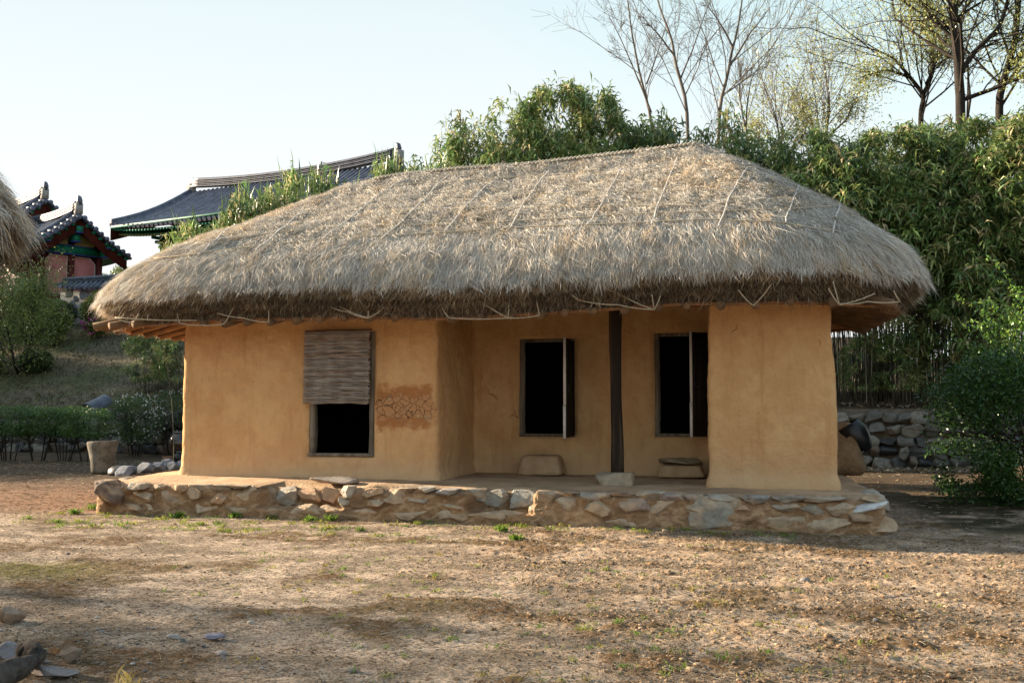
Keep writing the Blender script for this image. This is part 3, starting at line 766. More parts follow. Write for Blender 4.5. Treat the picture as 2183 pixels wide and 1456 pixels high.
# ------------------------------------------------------------------ the thatched house
HO = np.array([-3.4, 13.45, .42])
M['cob'] = cob_material('mud_plaster', HO)
house = thing('thatched_house', 'mud walled cottage with a grey thatched roof on the stone platform', 'house', HO)
XL, XA, XB, XR, YF, YB, YN = -8.1, -4.1, -.38, 1.25, 13.45, 15.4, 18.0
def rounded_path(pts, rads, step=.035):
    out = []
    for i, p in enumerate(pts):
        p = np.array(p, float)
        if i in (0, len(pts) - 1): out.append(p); continue
        a = norm(np.array(pts[i - 1]) - p); b = norm(np.array(pts[i + 1]) - p); r = rads
        for u in np.linspace(0, 1, 7): out.append((p + a * r) * (1 - u) ** 2 + 2 * u * (1 - u) * p + (p + b * r) * u ** 2)
    out = np.array(out); d = np.concatenate([[0], np.cumsum(np.linalg.norm(np.diff(out, axis=0), axis=1))])
    return out, d
walls = MB()
path, pd = rounded_path([(XL, YN), (XL, YF), (XA, YF), (XA, YB), (XB, YB), (XB, YF), (XR, YF), (XR, YN), (XL, YN)], .09)
def path_s(x, y):
    q = np.linspace(0, pd[-1], 60000); xx = np.interp(q, pd, path[:, 0]); yy = np.interp(q, pd, path[:, 1])
    return q[np.argmin((xx - x) ** 2 + (yy - y) ** 2)]
def opening(px0, px1, py0, py1, y):
    a, b = ony(px0, py1, y), ony(px1, py0, y); return a[0], b[0], a[2], b[2]
OP_L = opening(656, 797, 706, 972, YF)
OP_1 = opening(1107, 1224, 721, 930, YB)
OP_2 = opening(1397, 1522, 708, 930, YB)
ops = [(*OP_L, YF), (*OP_1, YB), (*OP_2, YB)]
S_cuts = []; Z_cuts = []
sops = []
for x0, x1, z0, z1, yy in ops:
    sops.append((path_s(x0, yy), path_s(x1, yy), z0, z1, yy)); S_cuts += [sops[-1][0], sops[-1][1]]; Z_cuts += [z0, z1]
def cutgrid(lo, hi, step, cuts):
    g = np.arange(lo, hi + step, step)
    for c in cuts: g[np.argmin(np.abs(g - c))] = c
    return np.unique(g)
sg = cutgrid(0, pd[-1], .034, S_cuts); zg = cutgrid(.33, 3.02, .034, Z_cuts)
SG, ZG = np.meshgrid(sg, zg); sx = SG.ravel(); zz = ZG.ravel()
X_ = np.interp(sx, pd, path[:, 0]); Y_ = np.interp(sx, pd, path[:, 1])
e = .03
tx = np.interp(sx + e, pd, path[:, 0]) - np.interp(sx - e, pd, path[:, 0]); ty = np.interp(sx + e, pd, path[:, 1]) - np.interp(sx - e, pd, path[:, 1])
nl = np.hypot(tx, ty) + 1e-9; NX, NY = ty / nl, -tx / nl                # outward
Q = xyz(X_, Y_, zz)
dsp = .035 * fbm(Q * np.array([.9, .9, .8]), 3, 15) + .014 * fbm(Q * 4.5, 3, 16) + .007 * fbm(Q * 10, 2, 18) + .05 * sstep(.62, .42, zz) + .012 * sstep(.52, .44, zz) * fbm(Q * 9, 2, 17)
dsp = dsp - .02 * sstep(1.6, 2.7, zz)
infl = np.zeros(len(sx)); cutm = np.zeros((len(zg) - 1, len(sg) - 1), bool)
sm = (sg[1:] + sg[:-1]) / 2; zm = (zg[1:] + zg[:-1]) / 2
for s0, s1, z0, z1, yy in sops:
    dd = np.maximum(np.maximum(s0 - sx, sx - s1), np.maximum(z0 - zz, zz - z1))
    d_ = np.clip(dd, 0, .09); r_ = .09
    dsp = np.where(dd < .09, dsp * np.clip(d_ / .09, 0, 1) - .05 * (1 - np.sqrt(np.clip(1 - (1 - d_ / r_) ** 2, 0, 1))), dsp)
    cutm |= ((sm > s0) & (sm < s1))[None] & ((zm > z0) & (zm < z1))[:, None]
V = np.stack([X_ + NX * dsp, Y_ + NY * dsp, zz], 1)
ns = len(sg)
ii = (np.arange(len(zg) - 1)[:, None] * ns + np.arange(ns - 1)[None])[~cutm].ravel()
walls.add(V, np.stack([ii, ii + 1, ii + 1 + ns, ii + ns], 1))
# reveals of the openings
for s0, s1, z0, z1, yy in sops:
    i0, i1 = np.argmin(abs(sg - s0)), np.argmin(abs(sg - s1)); k0, k1 = np.argmin(abs(zg - z0)), np.argmin(abs(zg - z1))
    loop = [k0 * ns + i for i in range(i0, i1)] + [k * ns + i1 for k in range(k0, k1)] + [k1 * ns + i for i in range(i1, i0, -1)] + [k * ns + i0 for k in range(k1, k0, -1)]
    f = V[loop]; b = f.copy(); b[:, 1] = yy + .24; n = len(loop); jj = np.arange(n)
    walls.add(np.concatenate([f, b]), np.stack([jj, jj + n, (jj + 1) % n + n, (jj + 1) % n], 1))
wall = build('mud_wall', walls, M['cob'], house, smooth=True)
# rooms behind the openings, lack of light put into a near-black colour
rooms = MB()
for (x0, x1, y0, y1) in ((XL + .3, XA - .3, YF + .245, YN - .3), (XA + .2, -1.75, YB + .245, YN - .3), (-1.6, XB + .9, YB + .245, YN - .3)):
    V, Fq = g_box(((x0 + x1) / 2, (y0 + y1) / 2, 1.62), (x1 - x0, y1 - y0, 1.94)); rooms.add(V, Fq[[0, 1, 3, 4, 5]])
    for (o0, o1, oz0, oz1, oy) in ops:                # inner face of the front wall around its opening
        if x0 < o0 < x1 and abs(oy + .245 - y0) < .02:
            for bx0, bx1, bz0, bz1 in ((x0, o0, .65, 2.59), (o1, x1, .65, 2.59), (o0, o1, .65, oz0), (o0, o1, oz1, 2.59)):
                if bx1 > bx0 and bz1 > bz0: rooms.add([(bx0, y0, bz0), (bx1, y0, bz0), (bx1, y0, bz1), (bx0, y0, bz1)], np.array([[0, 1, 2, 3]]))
build('room', rooms, M['unlit_room'], house)

# door frames and doors
def frame(op, yy, name='door_frame', jw=.075, sides=(1, 1), lintel=True):
    x0, x1, z0, z1 = op
    f = MB(); rs = np.random.RandomState(int(abs(x0) * 100))
    y = yy + .10
    for sgn, on in ((0, sides[0]), (1, sides[1])):
        if on:
            xc = x0 + jw / 2 if sgn == 0 else x1 - jw / 2
            n = 24; P = np.stack([xc + .006 * np.sin(np.linspace(0, 7, n) + x0), np.full(n, y), np.linspace(z0, z1, n)], 1)
            a = np.array([[-1, -1], [1, -1], [1, 1], [-1, 1]]) * np.array([jw / 2, .06])
            Vv = np.concatenate([P[:, None, :2] + a[None] * (1 + .06 * rs.normal(size=(n, 1, 1))), np.repeat(P[:, None, 2:], 4, 1)], -1).reshape(-1, 3)
            i = np.arange(n - 1)[:, None] * 4; j = np.arange(4)
            f.add(Vv, np.stack([i + j, i + (j + 1) % 4, i + 4 + (j + 1) % 4, i + 4 + j], -1).reshape(-1, 4))
    f.add(*g_box(((x0 + x1) / 2, y + .02, z0 + .02), (x1 - x0 - .002, .22, .045)))
    if lintel: f.add(*g_box(((x0 + x1) / 2, y, z1 - .025), (x1 - x0 - 2 * jw - .004, .11, .05)))
    return build(name, f, M['jamb'] if name == 'door_frame' else M['darkwood'], house)
frame(OP_L, YF)
frame(OP_1, YB, sides=(1, 1)); frame(OP_2, YB, sides=(1, 0))
def door(op, edge_px, hinge_dx, ztop_px, zbot_px, yedge):
    x0, x1, z0, z1 = op
    hx, hy = x1 - hinge_dx, YB + .02
    top = ony(edge_px[0], ztop_px, yedge); bot = ony(edge_px[1], zbot_px, yedge)
    a = np.array([top[0], yedge]); h = np.array([hx, hy]); d = norm(h - a); s = np.array([-d[1], d[0]])
    zb, zt = bot[2], top[2]; ln = np.linalg.norm(h - a)
    th = .032
    def slab(u0, u1, w0, w1, zb, zt):
        c4 = [a + d * u + s * w for u, w in ((u0, w0), (u1, w0), (u1, w1), (u0, w1))]
        Vv = np.array([(*p, z) for z in (zb, zt) for p in c4])
        return Vv, np.array([[3, 2, 1, 0], [4, 5, 6, 7], [0, 1, 5, 4], [1, 2, 6, 5], [2, 3, 7, 6], [3, 0, 4, 7]])
    leaf = MB()
    leaf.add(*slab(.006, ln, -th / 2, th / 2, zb + .012, zt - .012))
    for u in (.03, ln * .5, ln - .05):                 # battens on both faces
        leaf.add(*slab(u, u + .05, th / 2 + .001, th / 2 + .014, zb + .03, zt - .03))
        leaf.add(*slab(u, u + .05, -th / 2 - .014, -th / 2 - .001, zb + .03, zt - .03))
    dr = build('door', leaf, M['darkwood'], house)
    build('edge_strip', MB().add(*slab(-.012, .005, -th / 2 - .004, th / 2 + .004, zb + .5, zt)).add(*slab(-.016, .005, -th / 2 - .001, th / 2 + .008, zb, zb + .498)), M['paper'], dr)
    for sgn in (-1, 1):
        cpt = a + d * .10 + s * sgn * (th / 2 + .02); an = np.linspace(0, 2 * np.pi, 21)
        ring = np.stack([cpt[0] + d[0] * .045 * np.cos(an), cpt[1] + d[1] * .045 * np.cos(an), (zb + zt) / 2 + .045 * np.sin(an)], 1)
        build('ring_handle', MB().add(*g_tube(ring, .006, 6, False)), M['iron'], dr)
door(OP_1, (1203.5, 1204.5), .03, 719, 935, YB - .60)
door(OP_2, (1472.5, 1475.5), -.12, 706, 932, YB - .60)

# post on its stone
q = ony(1315, 1004, 13.62)
pst = MB(); n = 40; z = np.linspace(.56, 2.86, n)
P = np.stack([q[0] + .008 * np.sin(z * 2.1), 13.62 + .006 * np.sin(z * 3 + 1), z], 1)
V, Fs = g_tube(P, .083 + .006 * np.sin(z * 2.7), 28)
V[:, :2] += (.010 * fbm(V * np.array([14, 14, 1.2]), 3, 6))[:, None] * norm(V[:, :2] - np.array([[q[0], 13.62]]))
build('wooden_post', pst.add(V, Fs), M['post'], house, smooth=True)
V, Fc = g_rock((q[0] - .02, 13.62, .49), (.40, .38, .24), 55, 4, 5, .05, .72); V[:, 2] = np.minimum(V[:, 2], .585)
build('base_stone', MB().add(V, Fc, (.40, .33, .24)), M['stone'], house)
# beam over the recess
bm_ = MB(); zb = np.linspace(XA - .2, XB + .2, 40)
V, Fs = g_tube(np.stack([zb, np.full(40, 13.62), 2.93 + .01 * np.sin(zb * 3)], 1), .10, 12); bm_.add(V, Fs)
build('eave_beam', bm_, M['post'], house, smooth=True)

# roof
ze_h = lambda x: 3.075 + .10 * sstep(-3.5, 1.0, np.asarray(x, float)) - .02 * np.sin(np.asarray(x, float) * 1.3)
def zr_h(x):
    x = np.asarray(x, float)
    return np.interp(x, [-6.4, -5.3, -4.3, -3.3, -2.2, -1.2, -.6, -.37], [5.12, 5.23, 5.28, 5.28, 5.35, 5.41, 5.46, 5.45])
RF = Thatch(-9.72, 2.50, 12.24, 18.4, 2.25, -6.20, -.36, ze_h, zr_h)
roof = build_thatch(RF, house, 13500, 40, 80000, 21)
# ridge cover of plaited straw
rc = MB(); xs_ = np.linspace(-6.15, -.36, 160)
for side in (-1, 1):
    u = np.linspace(0, 1, 8)
    XX, UU = np.meshgrid(xs_, u)
    zz_ = zr_h(XX) + .035 - .17 * UU ** 1.3 - .10 * sstep(-.52, -.36, XX) - .12 * sstep(-5.6, -6.15, XX); yy_ = RF.yc + side * (.01 + .17 * UU)
    Pq = xyz(XX.ravel(), yy_.ravel(), zz_.ravel()); Pq[:, 2] += .02 * fbm(Pq * 5, 3, 7)
    n_ = len(xs_); ii = (np.arange(7)[:, None] * n_ + np.arange(n_ - 1)[None]).ravel()
    rc.add(Pq, np.stack([ii, ii + 1, ii + 1 + n_, ii + n_], 1), (.48, .42, .33))
rcap = build('ridge_cap', rc, M['straw'], roof, smooth=True)
rp = MB()
for k, xk in enumerate(np.arange(-6.1, -.37, .066)):    # plaits along the crest
    zc = float(zr_h(xk)) + .055 - .12 * float(sstep(-5.6, -6.15, xk)) - .06 * float(sstep(-.52, -.36, xk))
    P = np.array([[xk - .05, RF.yc - .085, zc - .045], [xk - .01, RF.yc - .02, zc], [xk + .045, RF.yc + .075, zc - .02]])
    rp.add(*g_tube(P, [.020, .026, .018], 6), np.array([.52, .46, .36]) * (.8 + .35 * ((k * 37) % 10) / 10))
build('plait', rp, M['straw'], rcap)

# ropes tied over the thatch
rsr = np.random.RandomState(8)
def front_t(x):
    q = np.linspace(0, RF.L, 20000); e = RF.E(q); k = np.where(e[:, 1] < RF.yc)[0]
    return q[k[np.argmin(np.abs(e[k, 0] - x) + (e[k, 1] > 14.4) * .0)]]
def on_roof(ts, vs, lift=.085):
    P, N, D, T, _ = RF.frame(np.asarray(ts, float), np.asarray(vs, float)); return P + N * lift
tq, vq = np.meshgrid(np.linspace(0, RF.L, 1400, endpoint=False), np.linspace(.0, .97, 110)); tq = tq.ravel(); vq = vq.ravel()
Pq = RF.S(tq, vq); eq = RF.E(tq); kq = (eq[:, 1] < RF.yc + .6); tq, vq, Pq = tq[kq], vq[kq], Pq[kq]
dq = Pq - EYEP; zq = dq @ fwd; uq = PW / 2 + F_PX * (dq @ rgt) / zq; wq = PH / 2 - F_PX * (dq @ upv) / zq
def rope_line(pts, lift, r, m, sag=0.0):
    pts = np.asarray(pts, float); n = 90; k = np.linspace(0, 1, len(pts)); u = np.linspace(0, 1, n)
    X, Y = np.interp(u, k, pts[:, 0]), np.interp(u, k, pts[:, 1])
    Y = Y + 1.6 * np.sin(u * 17 + pts[0, 0]) + sag * np.sin(u * 41)
    out = []
    for x, y in zip(X, Y):
        d2 = (uq - x) ** 2 + (wq - y) ** 2; c = np.argsort(d2)[:6]; i = c[np.argmin(zq[c])]
        out.append(on_roof([tq[i]], [vq[i]], lift)[0])
    out = np.array(out)
    for _ in range(6): out[1:-1] = (out[:-2] + out[1:-1] * 2 + out[2:]) / 4
    build('rope', MB().add(*g_tube(out, r, 6)), m, roof)
for pts in (((782,413),(950,394),(1126,382),(1300,380),(1500,374),(1600,366)), ((611,445),(728,433),(1150,422),(1500,413),(1700,408)), ((491,490),(600,470),(728,456),(1150,451),(1500,444),(1690,432)),
            ((420,528),(560,508),(728,492),(1150,477),(1500,459),(1770,450)), ((334,559),(500,540),(728,515),(1150,490),(1500,478),(1650,480),(1790,502),(1905,542))):
    rope_line(pts, .075, .0085, M['rope'], 1.0)
for pts in (((491,497),(427,554)), ((649,460),(547,544)), ((862,391),(818,419),(690,520)), ((956,380),(905,437),(815,520)), ((1060,392),(1030,412),(950,500)), ((1170,372),(1120,440),(1090,495)), ((1325,370),(1280,450),(1255,487)),
            ((1445,345),(1410,430),(1388,490)), ((1590,368),(1557,425),(1530,495)), ((1700,403),(1672,482)), ((1787,437),(1772,505))):
    rope_line(pts, .085, .0095, M['old_rope'])

# soffit, eave board, rafters, lashings
so = MB(); nt_ = 300; t = np.linspace(0, RF.L, nt_, endpoint=False); e = RF.E(t); n2 = RF.nin(t)
a = e + n2 * .34; b = e + n2 * 1.55; z0 = ze_h(e[:, 0]) - .41
Vv = np.concatenate([xyz(a[:, 0], a[:, 1], z0), xyz(b[:, 0], b[:, 1], z0 + .30)]); j = np.arange(nt_)
so.add(Vv, np.stack([j, (j + 1) % nt_, (j + 1) % nt_ + nt_, j + nt_], 1))
build('soffit', so, M['eave_wood'], house)
eb = MB(); a1 = e + n2 * .30; a2 = e + n2 * .345
Vv = np.concatenate([xyz(p[:, 0], p[:, 1], z0 + dz + .008 * np.sin(t * 3)) for p, dz in ((a1, -.032), (a1, .012), (a2, .012), (a2, -.032))])
for k in range(4): eb.add(Vv, np.stack([j + k * nt_, (j + 1) % nt_ + k * nt_, (j + 1) % nt_ + ((k + 1) % 4) * nt_, j + ((k + 1) % 4) * nt_], 1)) if k == 0 else eb.F.append(np.stack([j + k * nt_, (j + 1) % nt_ + k * nt_, (j + 1) % nt_ + ((k + 1) % 4) * nt_, j + ((k + 1) % 4) * nt_], 1))
build('eave_board', eb, M['eave_wood'], house)
raft_px = [(431,689),(479,691),(525,688),(575,689),(630,684),(680,680),(732,679),(785,679),(841,678),(900,677),(962,680),(1023,677),(1088,677),(1151,672),(1204,667),(1265,664),(1331,662),(1402,656),(1464,653),(1536,652),(1611,651),(1685,644),(1777,646)]
def rafter(p0, p1, r):
    P = np.linspace(p0, p1, 6); V, Fs = g_tube(P, np.linspace(r, r * .95, 6), 12)
    c = np.ones((len(V), 3)); return build('rafter', MB().add(V, Fs, c), M['rafter'], house, smooth=False)
for k, (px, py) in enumerate(raft_px):
    p = ony(px, py, 12.46)
    rafter(p, p + np.array([.0, 1.7, .42]), .052 + .006 * ((k * 5) % 3 - 1))
for k, yy in enumerate(np.arange(12.75, 17.6, .42)):
    rafter((-9.36 + .25 * max(0, 13.7 - yy), yy, 2.63), (-7.9, yy + max(0, 13.7 - yy) * .9, 2.98), .055)
    rafter((2.10 - .25 * max(0, 13.7 - yy), yy, 2.72), (1.0, yy + max(0, 13.7 - yy) * .9, 3.02), .055)
for p0, p1 in (((-9.1, 12.78, 2.62), (-7.9, 14.0, 3.0)), ((-8.75, 12.60, 2.62), (-7.8, 14.0, 3.0)), ((-8.3, 12.5, 2.63), (-7.7, 14.0, 3.0)), ((1.85, 12.85, 2.72), (.9, 14.0, 3.05))): rafter(p0, p1, .055)
def lash(pts, yy=12.40):
    P = []
    for i, (px, py) in enumerate(pts): P.append(ony(px, py, yy if py > 630 else 12.30))
    Q = []
    for a, b in zip(P[:-1], P[1:]):
        for u in np.linspace(0, 1, 9)[:-1]: Q.append(a * (1 - u) + b * u - np.array([0, 0, .015]) * math.sin(u * math.pi))
    Q.append(P[-1]); build('lashing', MB().add(*g_tube(np.array(Q), .0075, 5)), M['rope'], house)
for pts in (((245,677),(283,688),(296,668)), ((245,677),(420,683)), ((378,668),(383,689),(430,693),(478,690),(500,650)), ((462,667),(520,678),(573,687),(573,660)), ((700,652),(742,665),(785,678),(820,654)), ((722,652),(785,678),(785,662)),
            ((942,655),(958,678),(1083,678),(1150,672),(1143,632)), ((1010,632),(1083,678),(1085,645)), ((1220,628),(1238,641),(1320,650),(1395,660),(1408,630)), ((1252,592),(1330,632),(1395,660),(1390,628)),
            ((1574,618),(1606,652),(1645,605)), ((1766,615),(1790,650),(1776,600)), ((1790,650),(1865,626)), ((1790,648),(1850,643),(1920,643),(1905,620))): lash(pts)

# woven screen hanging in the left doorway
sc_l, sc_r = ony(650, 790, YF - .05)[0], ony(790, 790, YF - .05)[0]; sz0, sz1 = ony(720, 861, YF - .05)[2], ony(720, 706, YF - .05)[2]
scr = thing('woven_screen', 'grey woven twig screen hanging over the upper half of the doorway', 'screen', ((sc_l + sc_r) / 2, YF - .05, sz1))
wv = MB(); wr = np.random.RandomState(3); nrow = 74
ww = np.linspace(0, 1, 26)
for k in range(nrow):
    z = sz0 + (sz1 - sz0) * (k + .5) / nrow
    for rep_ in range(2):
        x0 = sc_l + wr.uniform(-.012, .015); x1 = sc_r + wr.uniform(-.03, .012); xs_ = x0 + (x1 - x0) * ww
        ph = (k % 2) * math.pi + rep_ * .3
        zz_ = z + wr.normal(0, .003) + .007 * np.sin(ww * 9 + k * .9 + rep_ * 2) * wr.uniform(.3, 1) + .010 * np.sin(ww * 3.3) * (1 - k / nrow) - .02 * np.abs(ww - .5) * 0
        yy_ = YF - .075 + .010 * np.sin(ww * math.pi * 5 + ph) - .04 * np.sin(math.pi * ww) * .4 - .02 * (1 - k / nrow) + wr.normal(0, .002)
        V, Fs = g_tube(np.stack([xs_, yy_, zz_], 1), wr.uniform(.0042, .0068), 5)
        c = np.array([(.44, .40, .36), (.34, .29, .25), (.54, .50, .46), (.38, .28, .20)][wr.randint(4)]) * wr.uniform(.75, 1.15)
        wv.add(V, Fs, c)
mesh_ = build('weave', wv, M['straw'], scr)
st = MB()
for u in (.06, .27, .49, .71, .93):
    xk = sc_l + (sc_r - sc_l) * u
    st.add(*g_tube(np.array([[xk, YF - .062, sz1 - .005], [xk + .005, YF - .085, (sz0 + sz1) / 2], [xk, YF - .098, sz0 + .01]]), .006, 6), (.30, .26, .22))
build('stake', st, M['straw'], scr)
bar = MB(); bar.add(*g_tube(np.array([[sc_l - .01, YF - .035, sz1 + .008], [sc_r + .01, YF - .035, sz1 + .012]]), .012, 8), (.16, .11, .075))
build('hanging_bar', bar, M['straw'], scr)

# clay steps under the two doors and the flat stones on the platform
def clay_step(px, py, w, d, h, label, slab=False, taper=.8, seed=1):
    q = ony(px, py, 14.80); c = np.array([q[0], 14.80 + d / 2, .43])
    V, Fc = ICO[4]; V = V.copy(); V = np.sign(V) * np.abs(V) ** .28; V = V / np.abs(V).max()
    k = 1 - (1 - taper) * (V[:, 2:3] + 1) / 2
    V[:, :2] *= k; V = V * np.array([w / 2, d / 2, h / 2]); V = V + .012 * np.stack([fbm(V * 7 + 3 * j, 3, seed + j) for j in range(3)], 1) + .02 * (V[:, 2:3] < -h * .3) * np.array([1, 1, 0]) * fbm(V * 14, 2, seed)[:, None]
    root = thing('clay_step', label, 'step', c)
    build('block', MB().add(V + c + [0, 0, h / 2], Fc), M['cob2'], root, smooth=True)
    if slab:
        V, Fc = g_rock(c + [.02, -.03, h + .045], (w * .78, d * .8, .12), 66, 4, 9, .05, .45)
        build('slab', MB().add(V, Fc, (.34, .27, .185)), M['stone'], root)
M['cob2'] = mat('clay_block', (.36, .235, .13), (.48, .335, .20), 4, .95, .012, 26)
clay_step(1148, 1016, .72, .5, .31, 'plain clay step block below the left hand dark door beside the post', seed=2)
clay_step(1450, 1013, .72, .5, .19, 'clay step topped with a flat stone slab next to the right hand pillar wall', True, seed=5)
q = onz(705, 1026, .46)
V, Fc = g_rock((q[0], q[1] + .12, .47), (.55, .32, .10), 91, 3, 9, .06, .3)
tag(build('doorstep_stone', MB().add(V, Fc, (.33, .29, .25)), M['stone'], loc=(q[0], q[1] + .12, .45)), 'flat grey stone on the platform below the woven screen', 'stone')

# clay chimney mound with a broken jar
mp_ = onz(1800, 1004, .42)
ch = thing('clay_flue', 'low clay flue mound with a broken dark jar on it at the right end', 'flue', (1.75, 16.9, .42))
V, Fc = ICO[4]; V = V.copy(); V = np.sign(V) * np.abs(V) ** .45; V = V / np.abs(V).max()
V[:, :2] *= 1 - .22 * (V[:, 2:3] + 1)
V = V * np.array([.42, .5, .42]) + [1.60, 17.0, .80]; V = V + .05 * np.stack([fbm(V * 4 + 3 * j, 4, 30 + j) for j in range(3)], 1)
build('clay_mound', MB().add(V, Fc), mat('shaded_clay', (.20, .125, .07), (.30, .195, .115), 5, .95, .02, 22), ch, smooth=True)  # clay darker than the steps, the mound's shade put into its colour
pr = np.array([[.17, 0], [.21, .08], [.25, .2], [.27, .34], [.25, .46], [.235, .5]])
V, Fq = g_lathe(pr, (0, 0, 0), 40)
fc = V[Fq].mean(1); ang = np.arctan2(fc[:, 1], fc[:, 0])
Fq = Fq[~((fc[:, 2] < .34 + .05 * np.sin(ang * 7)) & (np.abs(((ang - R(215)) + np.pi) % (2 * np.pi) - np.pi) < .9))]
c_, s_ = math.cos(R(32)), math.sin(R(32)); V = np.stack([V[:, 0] * c_ + V[:, 2] * s_ * -1 + .16, V[:, 1], V[:, 0] * s_ + V[:, 2] * c_], 1)
tg = ony(1815, 950, 16.9)
build('broken_jar', MB().add(V + [tg[0] + .02, 16.9, tg[2] - .10], Fq), M['blackpot'], ch, smooth=True)

# ------------------------------------------------------------------ neighbouring thatched roof, near left
nb = thing('neighbour_cottage', 'shaggy thatched eave of another cottage cutting in at the left edge', 'house', (-7.6, 2.4, 0))
NR = Thatch(-11.5, -3.62, -1.5, 5.62, 1.8, -9.0, -6.2, lambda x: 2.47 + 0 * np.asarray(x, float), lambda x: 4.5 + 0 * np.asarray(x, float), seed=50)
build_thatch(NR, nb, 2600, 34, 26000, 33, trange=lambda e: (e[:, 0] > -8.5), back=1.0, fringe=1.15)
nw = MB(); V, Fq = g_box((-7.5, 2.0, 1.35), (5.4, 4.6, 2.7)); nw.add(V, Fq); build('mud_wall', nw, M['cob2'], nb)

# ------------------------------------------------------------------ retaining wall of field stones
rw = thing('retaining_wall', 'low dry stone retaining wall along the foot of the slope', 'stone wall', (-8, 27.2, 0))
wl = MB(); rk = np.random.RandomState(17)
xs_ = np.arange(-27, 7.6, .25)
for k in range(len(xs_) - 1):
    a, b = xs_[k], xs_[k + 1]
    ya, yb, ta, tb = wall_line(a), wall_line(b), wall_top(a), wall_top(b)
    wl.add([(a, ya, -.1), (b, yb, -.1), (b, yb, tb - .05), (a, ya, ta - .05), (b, yb + .45, tb - .02), (a, ya + .45, ta - .02)], np.array([[0, 1, 2, 3], [3, 2, 4, 5]]))
build('earth_core', wl, M['earth_dark'] if 'earth_dark' in M else mat('dark_earth', (.09, .07, .05), (.15, .12, .09), 6, .95, .02), rw)
wl = MB()
row = 0; z = .0
for h in (.30, .27, .25, .28, .27):
    x = -25 + rk.uniform(0, .4)
    while x < 7.3:
        w = rk.uniform(.2, .55); tx_ = x + w / 2
        if z + h * .5 < wall_top(tx_) + .03 and (tx_ < -12 or tx_ > .6):
            V, Fc = g_rock((tx_, wall_line(tx_) - .02 + rk.normal(0, .02), z + h / 2 + rk.normal(0, .02)), (w * 1.04, .34, h * rk.uniform(.75, 1.25)), 500 + int(x * 37) % 997 + row * 31, 3, 8, .06, .35)
            c = np.array([(.13, .128, .115), (.085, .088, .088), (.21, .20, .17), (.055, .058, .06), (.15, .125, .10)][rk.choice(5, p=[.35, .2, .2, .13, .12])])
            wl.add(V, Fc, c * (1 + .15 * fbm(V * 6, 3, row)[:, None]))
        x += w * .98
    z += h * .97; row += 1
build('field_stones', wl, M['stone'], rw)

# ------------------------------------------------------------------ mortar, jars, tile, border stones on the left
q = onz(200, 1010, 0); sc_ = q[1] / F_PX * 1.05
mo_ = thing('stone_mortar', 'tall tapering granite mortar standing left of the cottage', 'mortar', (q[0], q[1] + .3, 0))
pr = [[0, 0], [.225, 0], [.235, .05], [.25, .25], [.30, .5], [.335, .64], [.34, .70], [.325, .72], [.25, .71], [.20, .6], [.12, .5], [0, .46]]
V, Fq = g_lathe(pr, (q[0], q[1] + .3, 0), 40); V = V + .012 * np.stack([fbm(V * 5 + j, 3, j) for j in range(3)], 1)
V[:, 2] += .02 * (V[:, 0] - q[0]) / .3 * (V[:, 2] > .5)
build('bowl', MB().add(V, Fq), M['mortar_stone'], mo_, smooth=True)
q = onz(243, 1013, 0)
pr = [[0, .20], [.10, .198], [.22, .175], [.29, .11], [.30, .04], [.30, 0], [.28, 0]]
V, Fq = g_lathe(pr, (q[0], q[1] + .3, 0), 36)
ld = thing('cauldron_lid', 'dark upturned iron lid lying on the ground beside the stone mortar', 'lid', (q[0], q[1] + .3, 0))
build('lid', MB().add(V, Fq), M['iron'], ld, smooth=True)
for a in (-.05, .1): build('lid_grip', MB().add(*g_tube([(q[0] + a, q[1] + .3, .18), (q[0] + a, q[1] + .3, .24)], .014, 8)), M['iron'], ld)
for k, (px, py, w, h, d) in enumerate(((262, 1014, .34, .15, .26), (276, 1011, .14, .16, .2), (302, 1008, .46, .17, .34), (333, 1005, .30, .16, .3), (350, 1000, .26, .17, .3), (366, 1003, .28, .16, .3), (381, 999, .26, .17, .3))):
    lab = ['pointed blue grey border stone nearest the iron lid', 'narrow upright border stone second from the iron lid', 'long flat topped border stone in the middle of the row', 'rounded pale border stone right of the long flat topped one', 'small knobbly border stone at the back of the row', 'low grey border stone second from the cottage wall', 'last border stone touching the cottage corner'][k]
    single_rock('border_stone', lab, 'stone', px, py, (w, d, h * 1.5), np.array((.19, .205, .23)) * (1 - .05 * (k % 3)), 700 + k, 0, .28, 'border stones beside the platform', box=.35)
def pot(name, label, px, py, prof, m, rim=True, rot=24):
    q = onz(px, py, 0); r = max(p[0] for p in prof)
    t = thing(name, label, 'jar', (q[0], q[1] + r, 0))
    V, Fq = g_lathe(prof, (q[0], q[1] + r, 0), 40); build('body', MB().add(V, Fq), M[m], t, smooth=True)
    if rim:
        tp = prof[-1]
        V, Fq = g_lathe([[tp[0] * .9, tp[1] - .01], [tp[0] * 1.06, tp[1]], [tp[0] * 1.08, tp[1] + .03], [tp[0] * .95, tp[1] + .045], [0, tp[1] + .05]], (q[0], q[1] + r, 0), 40)
        build('lid', MB().add(V, Fq), M[m], t, smooth=True)
pot('storage_jar', 'large brown glazed storage jar half hidden behind the cottage corner', 374, 981, [[.22, 0], [.30, .12], [.40, .32], [.43, .48], [.38, .66], [.30, .74]], 'onggi')
pot('storage_jar', 'small black glazed jar in front of the large brown jar', 377, 990, [[.11, 0], [.15, .06], [.18, .15], [.16, .24], [.11, .28]], 'blackpot')
pot('clay_pot', 'small plain brown clay pot left of the black jar', 351, 990, [[.13, 0], [.14, .1], [.145, .2], [.12, .2], [.0, .12]], 'clay', False)
